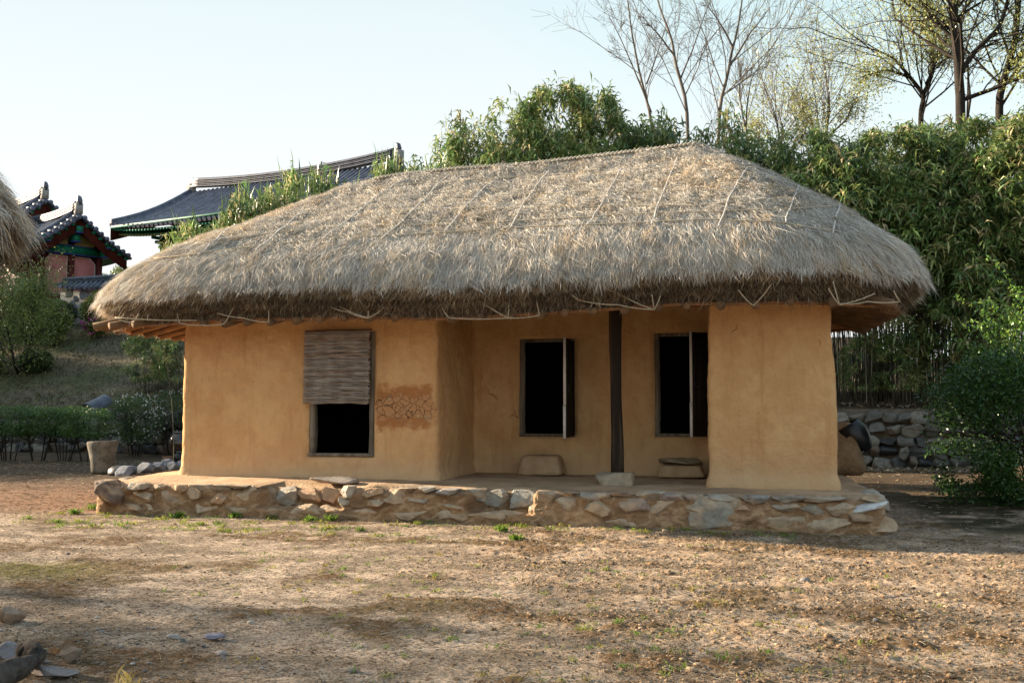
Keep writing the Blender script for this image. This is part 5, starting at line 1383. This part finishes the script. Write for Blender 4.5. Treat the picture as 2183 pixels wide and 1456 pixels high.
# generic branching tree
def grow(rs, p, d, ln, r, lev, segs, tips, upw=.15, wig=.22, kids=(3, 2, 3, 3), ang=.75, taper=.62, maxlev=4):
    n = 5 if lev < 2 else 3
    q = p.copy(); dd = d.copy()
    for k in range(n):
        dd = norm(dd + rs.normal(0, wig * .5, 3) + np.array([0, 0, upw]) * (.4 if lev else .2))
        q2 = q + dd * ln / n; r0 = r * (1 - (1 - taper) * k / n); r1 = r * (1 - (1 - taper) * (k + 1) / n)
        segs.append((q, q2, r0, r1)); q = q2
        if lev < maxlev and k >= (1 if lev else 2) - (lev > 1):
            for _ in range(1 if rs.rand() < .75 else 2):
                s = norm(np.cross(dd, rs.normal(size=3))); c = norm(dd * math.cos(ang) + s * math.sin(ang * rs.uniform(.6, 1.2)))
                grow(rs, q, c, ln * rs.uniform(.45, .72), r1 * .55, lev + 1, segs, tips, upw, wig, kids, ang, taper, maxlev)
    if lev < maxlev:
        grow(rs, q, norm(dd + rs.normal(0, .2, 3)), ln * .6, r * taper, lev + 1, segs, tips, upw, wig, kids, ang, taper, maxlev)
    tips.append(q)
def tree_from(name, label, cat, base, limbs, seed, bark, maxlev=4, leaf=None, nleaf=0, lsize=.06, lspread=.35, ang=.6, upw=.15, group=None, twig=1.0, dens=.8):
    """limbs: list of (polyline, radius0, radius1); sub-branches sprout from each"""
    rs = np.random.RandomState(seed); t = thing(name, label, cat, base, group)
    tr = MB(); segs, tips = [], []
    for P, r0, r1 in limbs:
        P = np.asarray(P, float); n = 24; u = np.linspace(0, 1, n); kk = np.linspace(0, 1, len(P))
        Q = np.stack([np.interp(u, kk, P[:, i]) for i in range(3)], 1); Q[1:-1] = (Q[:-2] + Q[1:-1] * 2 + Q[2:]) / 4
        Q = Q + np.stack([.05 * r0 * 6 * vnoise(np.stack([u * 6, u * 0 + seed, u * 0 + i], 1), i) for i in range(3)], 1)
        rad = r0 + (r1 - r0) * u; tr.add(*g_tube(Q, rad, 9))
        T_ = norm(np.gradient(Q, axis=0)); L_ = np.linalg.norm(np.diff(Q, axis=0), axis=1).sum()
        for k in range(5, n):
            if rs.rand() < dens:
                s = norm(np.cross(T_[k], rs.normal(size=3))); c = norm(T_[k] * math.cos(ang) + s * math.sin(ang))
                grow(rs, Q[k], c, L_ * rs.uniform(.16, .32) * (1.15 - .6 * u[k]) * twig, max(rad[k] * .38, .006), 2, segs, tips, upw, .25, ang=ang, maxlev=maxlev)
        grow(rs, Q[-1], T_[-1], L_ * .22 * twig, r1, 2, segs, tips, upw, .2, ang=ang, maxlev=maxlev)
    build('trunk', tr, M[bark], t, smooth=True)
    A_ = np.array([s[0] for s in segs]); B_ = np.array([s[1] for s in segs]); r0 = np.maximum(np.array([s[2] for s in segs]), .004); r1 = np.maximum(np.array([s[3] for s in segs]), .003)
    build('branches', MB().add(*g_segs(A_, B_, r0, r1, 4)), M[bark], t)
    if leaf is not None:
        tp = np.array(tips); k = rs.choice(len(tp), nleaf); P = tp[k] + rs.normal(0, lspread, (nleaf, 3)) * np.array([1, 1, .8])
        V, Ft = g_leaves(P, rs.normal(0, 1, (nleaf, 3)), rs.uniform(.7, 1.4, nleaf) * lsize, lsize * .5, .3, rs)
        build('crown', MB().add(V, Ft, rep(leaf_cols(rs, nleaf, leaf), 4)), M['leaf'], t)
    return t
def pl(pts, y, jit=0): 
    return [ony(px, py, y + jit * i) for i, (px, py) in enumerate(pts)]
def gb(px, y): p = ony(px, 600, y); return np.array([p[0], y, float(terrain(p[0], y))])
b0 = gb(1395, 32)
tree_from('bare_tree', 'leftmost bare pale barked tree behind the thatch ridge', 'tree', b0, [([b0] + pl([(1390, 260), (1362, 150), (1345, 60), (1330, -60)], 32), .058, .016), (pl([(1388, 240), (1352, 150), (1322, 80), (1300, 40)], 32, -.3), .03, .008), (pl([(1378, 180), (1400, 120), (1425, 40)], 32, .3), .03, .008)], 3, 'pale_bark', ang=.68, upw=.10, twig=.75, dens=.5)
b0 = gb(1470, 30)
tree_from('bare_tree', 'bare forked tree standing directly behind the thatch ridge end', 'tree', b0, [([b0] + pl([(1468, 235), (1440, 140), (1432, 80), (1405, 10), (1390, -60)], 30), .066, .016), (pl([(1450, 170), (1475, 110), (1500, 40), (1530, -40)], 30, .3), .028, .007), (pl([(1438, 120), (1400, 70), (1372, 40)], 30, -.3), .034, .008)], 5, 'pale_bark', ang=.68, upw=.10, twig=.75, dens=.5)
b0 = gb(1520, 31)
tree_from('bare_tree', 'bare tree leaning right with a darker trunk behind the ridge end', 'tree', b0, [([b0] + pl([(1530, 235), (1553, 150), (1565, 90), (1580, 20), (1590, -60)], 31), .066, .016), (pl([(1556, 140), (1600, 70), (1640, 20)], 31, .3), .04, .008), (pl([(1562, 100), (1535, 50), (1500, 0)], 31, -.3), .034, .008), (pl([(1545, 200), (1590, 170), (1640, 130)], 31, .3), .028, .007)], 7, 'pale_bark', ang=.68, upw=.10, twig=.75, dens=.5)
b0 = gb(1585, 33)
tree_from('bare_sapling', 'thin bare sapling right of the leaning bare tree', 'tree', b0, [([b0] + pl([(1590, 250), (1600, 170), (1640, 110)], 33), .034, .008), (pl([(1588, 270), (1575, 200), (1580, 150)], 33), .035, .01)], 9, 'pale_bark', ang=.45, upw=.3)
SPR = [(.40, .46, .14), (.48, .50, .17), (.32, .40, .12), (.50, .46, .18)]
b0 = gb(2050, 36)
tree_from('leafing_tree', 'tall dark trunked tree with fresh yellow green leaves at the right', 'tree', b0, [([b0] + pl([(2050, 230), (2040, 120), (2032, 40), (2035, -80)], 36), .175, .12), (pl([(2046, 160), (2080, 110), (2130, 60), (2150, 0), (2165, -60)], 36, .3), .10, .05), (pl([(2050, 215), (2120, 190), (2190, 160), (2240, 140)], 36, -.3), .08, .035), (pl([(2040, 90), (1990, 40), (1950, -10)], 36, .4), .07, .02)], 13, 'bark', leaf=SPR, nleaf=8500, lsize=.095, lspread=.4, ang=.7, upw=.05)
b0 = gb(2130, 38)
tree_from('leafing_tree', 'slanting dark tree behind the tall one in the right corner', 'tree', b0, [([b0] + pl([(2128, 220), (2145, 160), (2165, 80), (2175, -40)], 38), .15, .09), (pl([(2150, 140), (2200, 100), (2260, 60)], 38), .12, .05)], 15, 'bark', leaf=SPR, nleaf=5500, lsize=.095, lspread=.4, ang=.7, upw=.05)
b0 = gb(1965, 40)
tree_from('leafing_tree', 'crooked smaller tree with pale spring leaves left of the tall trunk', 'tree', b0, [([b0] + pl([(1960, 250), (1970, 205), (1935, 160), (1900, 120), (1870, 110)], 40), .12, .03), (pl([(1968, 205), (1990, 150), (1985, 90), (1960, 50)], 40, .3), .09, .03), (pl([(1938, 165), (1890, 150), (1850, 160)], 40, -.3), .06, .02), (pl([(1975, 180), (2000, 120), (2020, 60)], 40), .06, .02)], 17, 'bark', leaf=SPR, nleaf=9500, lsize=.095, lspread=.40, ang=.7, upw=.08)
for k, (px, py, yy, lab) in enumerate(((1760, 205, 44, 'slender pale green tree left of the crooked leafing tree'), (1660, 255, 42, 'low feathery tree behind the bamboo right of the bare trees'))):
    b0 = gb(px, yy)
    tree_from('young_tree', lab, 'tree', b0, [([b0] + pl([(px, py + 90), (px + 10, py + 30), (px + 5, py)], yy), .10, .02), (pl([(px, py + 100), (px - 40, py + 50), (px - 55, py + 20)], yy), .05, .015), (pl([(px + 2, py + 90), (px + 45, py + 50), (px + 60, py + 15)], yy), .05, .015)], 21 + k, 'pale_bark', leaf=SPR + [(.30, .26, .15)], nleaf=4200, lsize=.11, lspread=.42, ang=.55, upw=.2, group='young trees beyond the bamboo')

# shrubs
def shrub(name, label, cat, loc, size, nleaf, pal, lsize, seed, stems=8, low=.25, boxy=.0, flowers=None, nfl=0, fsize=.03, group=None, dens=None, clump=.0):
    rs = np.random.RandomState(seed); t = thing(name, label, cat, loc, group); o = np.asarray(loc, float); sx_, sy_, h = size
    n = stems; a = rs.rand(n) * 6.28; P0 = np.stack([np.cos(a) * sx_ * .12, np.sin(a) * sy_ * .12, 0 * a], 1); P1 = np.stack([np.cos(a) * sx_ * .26, np.sin(a) * sy_ * .26, h * rs.uniform(.4, .7, n)], 1)
    mb = MB().add(*g_segs(P0 + o, P1 + o, np.full(n, .016), np.full(n, .009), 5))
    k = np.repeat(np.arange(n), 5); P2_ = P1[k] + rs.normal(0, 1, (len(k), 3)) * np.array([sx_ * .2, sy_ * .2, h * .2]); mb.add(*g_segs(P0[k] * .3 + P1[k] * .7 + o, P2_ + o, np.full(len(k), .009), np.full(len(k), .004), 4)); build('stems', mb, M['bark'], t)
    def pts(m, shell):
        d = norm(rs.normal(size=(m, 3))); r = rs.uniform(shell, 1, m) ** .5
        if boxy: d = np.sign(d) * np.abs(d) ** (1 - boxy); d = d / np.maximum(np.abs(d).max(1, keepdims=True), np.linalg.norm(d, axis=1, keepdims=True) * .8)
        P = d * r[:, None] * (1 + .16 * vnoise(d * 2.6 + seed, seed)[:, None])
        P = P * np.array([sx_ / 2, sy_ / 2, h * (1 - low) / 2]) + np.array([0, 0, h * (1 + low) / 2])
        return P
    P = pts(int(nleaf * 1.5), .25); hv = vnoise(P * 5 / max(h, .6) + seed, seed + 2); P = P[hv > -.25][:nleaf]; m = len(P)
    V, Ft = g_leaves(P + o, rs.normal(0, 1, (m, 3)) + np.array([0, 0, .5]), rs.uniform(.7, 1.4, m) * lsize, lsize * .5, .2, rs)
    build('foliage', MB().add(V, Ft, rep(leaf_cols(rs, m, pal), 4)), M['leaf'], t)
    if flowers:
        P = pts(nfl, .8); cl_ = vnoise(P * 3 + 5, seed + 9); P = P[cl_ > clump]; m = len(P)
        if m:
            k = np.repeat(np.arange(m), 4); D = rs.normal(0, 1, (len(k), 3)); D[:, 1] -= .3
            V, Ft = g_leaves(P[k] * 1.0 + o + rs.normal(0, fsize * .3, (len(k), 3)), D, fsize * rs.uniform(.7, 1.2, len(k)), fsize * .8, .1, rs)
            build('blossom', MB().add(V, Ft, rep(leaf_cols(rs, len(k), flowers, var=.15), 4)), M['flower'], t)
    return t
GRN = [(.05, .12, .026), (.07, .16, .03), (.11, .20, .045)]
for k, (px, w) in enumerate(((-10, 1.3), (55, 1.2), (112, 1.15), (160, 1.05))):
    q = onz(px, 984 + (k == 3) * 2, 0); lab = ['leftmost clipped shrub of the hedge cut by the left edge', 'full clipped shrub in the left half of the hedge', 'clipped shrub in the right half of the hedge', 'smaller clipped shrub at the end of the hedge by the stone mortar'][k]
    shrub('hedge_shrub', lab, 'shrub', (q[0], q[1] + .5, 0), (w * 1.15, 1.1, 1.5 - .06 * (k == 3)), 5200, GRN, .055, 40 + k, 9, .42, .35, flowers=[(.7, .7, .68)], nfl=14, fsize=.03, group='clipped hedge by the slope', clump=.1)
q = onz(300, 972, 0)
shrub('flowering_shrub', 'dark shrub dotted with white blossoms left of the cottage wall', 'shrub', (q[0], q[1] - .3, 0), (1.5, 1.2, 1.85), 7000, [(.04, .09, .022), (.06, .12, .028)], .055, 50, 10, .22, .25, flowers=[(.75, .76, .74)], nfl=420, fsize=.035, clump=.05)
q = onz(362, 968, 0)
shrub('flowering_shrub', 'second white blossomed shrub tucked against the cottage corner', 'shrub', (q[0] + .25, q[1] - .2, 0), (1.4, 1.2, 2.0), 6000, [(.035, .075, .018), (.05, .10, .022)], .055, 51, 8, .25, .2, flowers=[(.75, .76, .74)], nfl=330, fsize=.035, clump=.1)
def on_hill(px, py, lo=26, hi=50):
    for y in np.arange(lo, hi, .25):
        p = ony(px, py, y)
        if float(terrain(p[0], p[1])) >= p[2]: break
    return np.array([p[0], p[1], float(terrain(p[0], p[1]))])
YG = [(.20, .24, .05), (.14, .20, .045), (.09, .16, .035), (.27, .28, .07)]
p = on_hill(105, 740); s_ = p[1] / F_PX
shrub('green_shrub', 'round yellow green shrub below the gatehouse panels', 'shrub', p, (120 * s_, 80 * s_, 118 * s_), 9000, YG, .10, 60, 8, .1, flowers=[(.42, .10, .55), (.5, .2, .6)], nfl=60, fsize=.09, clump=.45)
p = on_hill(135, 700, 30); s_ = p[1] / F_PX
shrub('azalea', 'azalea with purple flowers beside the rubble wall', 'azalea', p, (70 * s_, 60 * s_, 62 * s_), 5000, [(.05, .10, .03), (.09, .15, .04), (.14, .19, .05)], .09, 61, 6, .05, flowers=[(.45, .10, .62), (.55, .25, .68)], nfl=190, fsize=.10, clump=.30)
p = on_hill(205, 722, 28); s_ = p[1] / F_PX
shrub('azalea', 'azalea with pink flowers under the cottage eave on the slope', 'azalea', p, (88 * s_, 70 * s_, 112 * s_), 7600, YG, .09, 62, 8, .05, flowers=[(.62, .12, .42), (.75, .35, .55)], nfl=420, fsize=.10, clump=.26)
p = on_hill(40, 735); s_ = p[1] / F_PX
shrub('green_shrub', 'large loose shrub at the left edge under the neighbouring thatch', 'shrub', p, (150 * s_, 90 * s_, 170 * s_), 9000, [(.07, .12, .03), (.10, .15, .04), (.16, .20, .055)], .10, 63, 9, .05, flowers=[(.42, .10, .55), (.5, .2, .6)], nfl=50, fsize=.09, clump=.45)
p = on_hill(75, 800); s_ = p[1] / F_PX
shrub('green_shrub', 'low dark shrub on the slope below the azalea', 'shrub', p, (95 * s_, 70 * s_, 60 * s_), 4200, [(.05, .09, .025), (.08, .12, .035)], .09, 64, 7, .02)
p = on_hill(40, 800); s_ = p[1] / F_PX
b0 = np.array(p)
bush_p = b0
tree_from('young_tree', 'dark stemmed young tree with small yellow green leaves at the left edge', 'tree', b0, [([b0] + [ony(px, py, b0[1] - .5) for px, py in ((30, 780), (20, 720), (5, 650), (-10, 610))], .06, .015), ([b0] + [ony(px, py, b0[1] - .8) for px, py in ((55, 770), (70, 710), (72, 660), (78, 630))], .05, .01), ([b0] + [ony(px, py, b0[1]) for px, py in ((10, 800), (-20, 720), (-40, 640))], .05, .01)], 31, 'bark', leaf=[(.24, .29, .07), (.18, .24, .06), (.13, .19, .05)], nleaf=22000, lsize=.09, lspread=.40, ang=.6, upw=.08, twig=.9)
# one evergreen beside the gatehouse, then unseen evergreens added to shade the slope
for k, (px, yy, h, lab) in enumerate(((-30, 46, 5.0, 'dark evergreen bush tree behind the thatch eave beside the gatehouse'),)):
    q = gb(px, yy); shrub('evergreen_tree', lab, 'tree', q, (5.0, 4.5, h), 9000, [(.02, .05, .018), (.03, .065, .022)], .16, 70 + k, 10, .05)
rsT = np.random.RandomState(2)
ev = None
for k, (x_, y_, h) in enumerate(((-38, 30, 9.5), (-41, 35.5, 10), (-45, 26.5, 9), (-44, 41, 10), (-50, 33, 11), (-52, 24.5, 8), (-28.5, 20.6, 5.0), (-31, 23.6, 6.2), (-34, 26.5, 7.5))):
    gz_ = float(terrain(x_, y_))
    if ev is None: ev = shrub('evergreen_tree', 'unseen evergreen tree added beyond the left edge to shade the slope', 'tree', (x_, y_, gz_), (5.5, 5.5, h), 12000, [(.02, .05, .018), (.03, .065, .022)], .22, 80, 10, .08, group='unseen evergreens added for shade on the slope'); e0 = ev
    else: copy_tree(e0, (x_, y_, gz_), k * 1.1, (1, 1, h / 9.5))
b0 = np.array([-27.0, 9.4, 0.0])
tree_from('shade_tree', 'open crowned tree beyond the left edge casting dappled shade', 'tree', b0, [(np.array([b0, b0 + [.3, .2, 3], b0 + [.1, .3, 6], b0 + [.4, .2, 9]]), .2, .06), (np.array([b0 + [.2, .2, 2.5], b0 + [1.4, -.8, 5], b0 + [2.0, -1.6, 7.5]]), .1, .03), (np.array([b0 + [.2, .2, 3.2], b0 + [-.8, -1.6, 5], b0 + [-1.0, -2.6, 7]]), .1, .03)], 91, 'bark', leaf=SPR, nleaf=6500, lsize=.16, lspread=.5, ang=.7, upw=.1)
for k, (px, py, lab) in enumerate(((205, 572, 'small dark round tree showing over the garden wall'), (262, 566, 'yellowish tree top beside the cottage eave over the garden wall'))):
    p = dep(px, py, 75); gz_ = float(terrain(p[0], p[1]))
    shrub('distant_tree', lab, 'tree', (p[0], p[1], gz_), (1.9, 1.9, p[2] - gz_), 2600, [(.06, .10, .04), (.09, .13, .05)] if k == 0 else YG, .14, 95 + k, 5, .62)
p = dep(200, 575, 70)

# right side: dense dark shrub below, long yellow green shoots above
q = onz(2110, 1085, 0)
shrub('evergreen_shrub', 'dense dark shrub with tiny white flowers beside the right edge', 'shrub', (q[0] + 1.15, q[1] + 1.3, 0), (3.3, 2.8, 2.35), 46000, [(.03, .085, .016), (.045, .12, .02), (.07, .16, .03)], .06, 110, 14, -.12, .45, flowers=[(.7, .72, .72)], nfl=90, fsize=.03, clump=.1)
rs = np.random.RandomState(12); sh = thing('arching_shrub', 'tall shrub of long thin shoots with tiny yellow green leaves', 'shrub', (5.3, 17.6, 0)); segs = [[], [], [], []]; LP, LD = [], []
for k in range(300):
    a = rs.rand() * 6.28; b = np.array([5.3 + .5 * math.cos(a), 17.6 + .5 * math.sin(a), .2]); top = np.array([5.5 + rs.normal(0, .75), 17.4 + rs.normal(0, .7), rs.uniform(2.0, 3.75)])
    tip = top + np.array([rs.normal(-.12, .4), rs.normal(0, .3), rs.uniform(-.9, .35)])
    u = np.linspace(0, 1, 9)[:, None]; Q = b * (1 - u) ** 2 + 2 * u * (1 - u) * (top * .85 + b * .15 + [0, 0, .35]) + tip * u ** 2
    for i in range(8): segs[0].append(Q[i]); segs[1].append(Q[i + 1]); segs[2].append(.008 * (1 - i / 9)); segs[3].append(.008 * (1 - (i + 1) / 9.5))
    m = rs.randint(40, 80); v = rs.uniform(.35, 1, m); LP.append(np.stack([np.interp(v, u[:, 0], Q[:, i]) for i in range(3)], 1) + rs.normal(0, .02, (m, 3)))
build('shoots', MB().add(*g_segs(*segs, 4)), M['bark'], sh); LP = np.concatenate(LP); m = len(LP)
V, Ft = g_leaves(LP, rs.normal(0, 1, (m, 3)) + [0, 0, .4], rs.uniform(.05, .10, m), .036, .2, rs); build('foliage', MB().add(V, Ft, rep(leaf_cols(rs, m, [(.14, .28, .04), (.24, .36, .06), (.10, .22, .04)]), 4)), M['leaf'], sh)

# grass on the slope and moss at the right
gs_ = MB(); rs = np.random.RandomState(14); m = 60000
x = rs.uniform(-36, -8, m); y = 27 + 19 * rs.rand(m); kp = (y > wall_line(x) + .3); x, y = x[kp], y[kp]; m = len(x); g_ = terrain(x, y)
V, Ft = g_leaves(xyz(x, y, g_ - .02), rs.normal(0, .6, (m, 3)) + [.2, 0, .75], rs.uniform(.14, .42, m), rs.uniform(.018, .042, m), .8, rs)
gn = fbm(xyz(x, y) * .45, 3, 19); c = np.where((gn + rs.normal(0, .2, m))[:, None] > .16, [[.10, .115, .045]], [[.21, .185, .125]]) * rs.uniform(.4, 1.45, (m, 1))
gs_.add(V, Ft, rep(c, 4)); tag(build('slope_grass', gs_, M['weed']), 'dry and green grass covering the slope below the gatehouse', 'grass', kind='stuff')
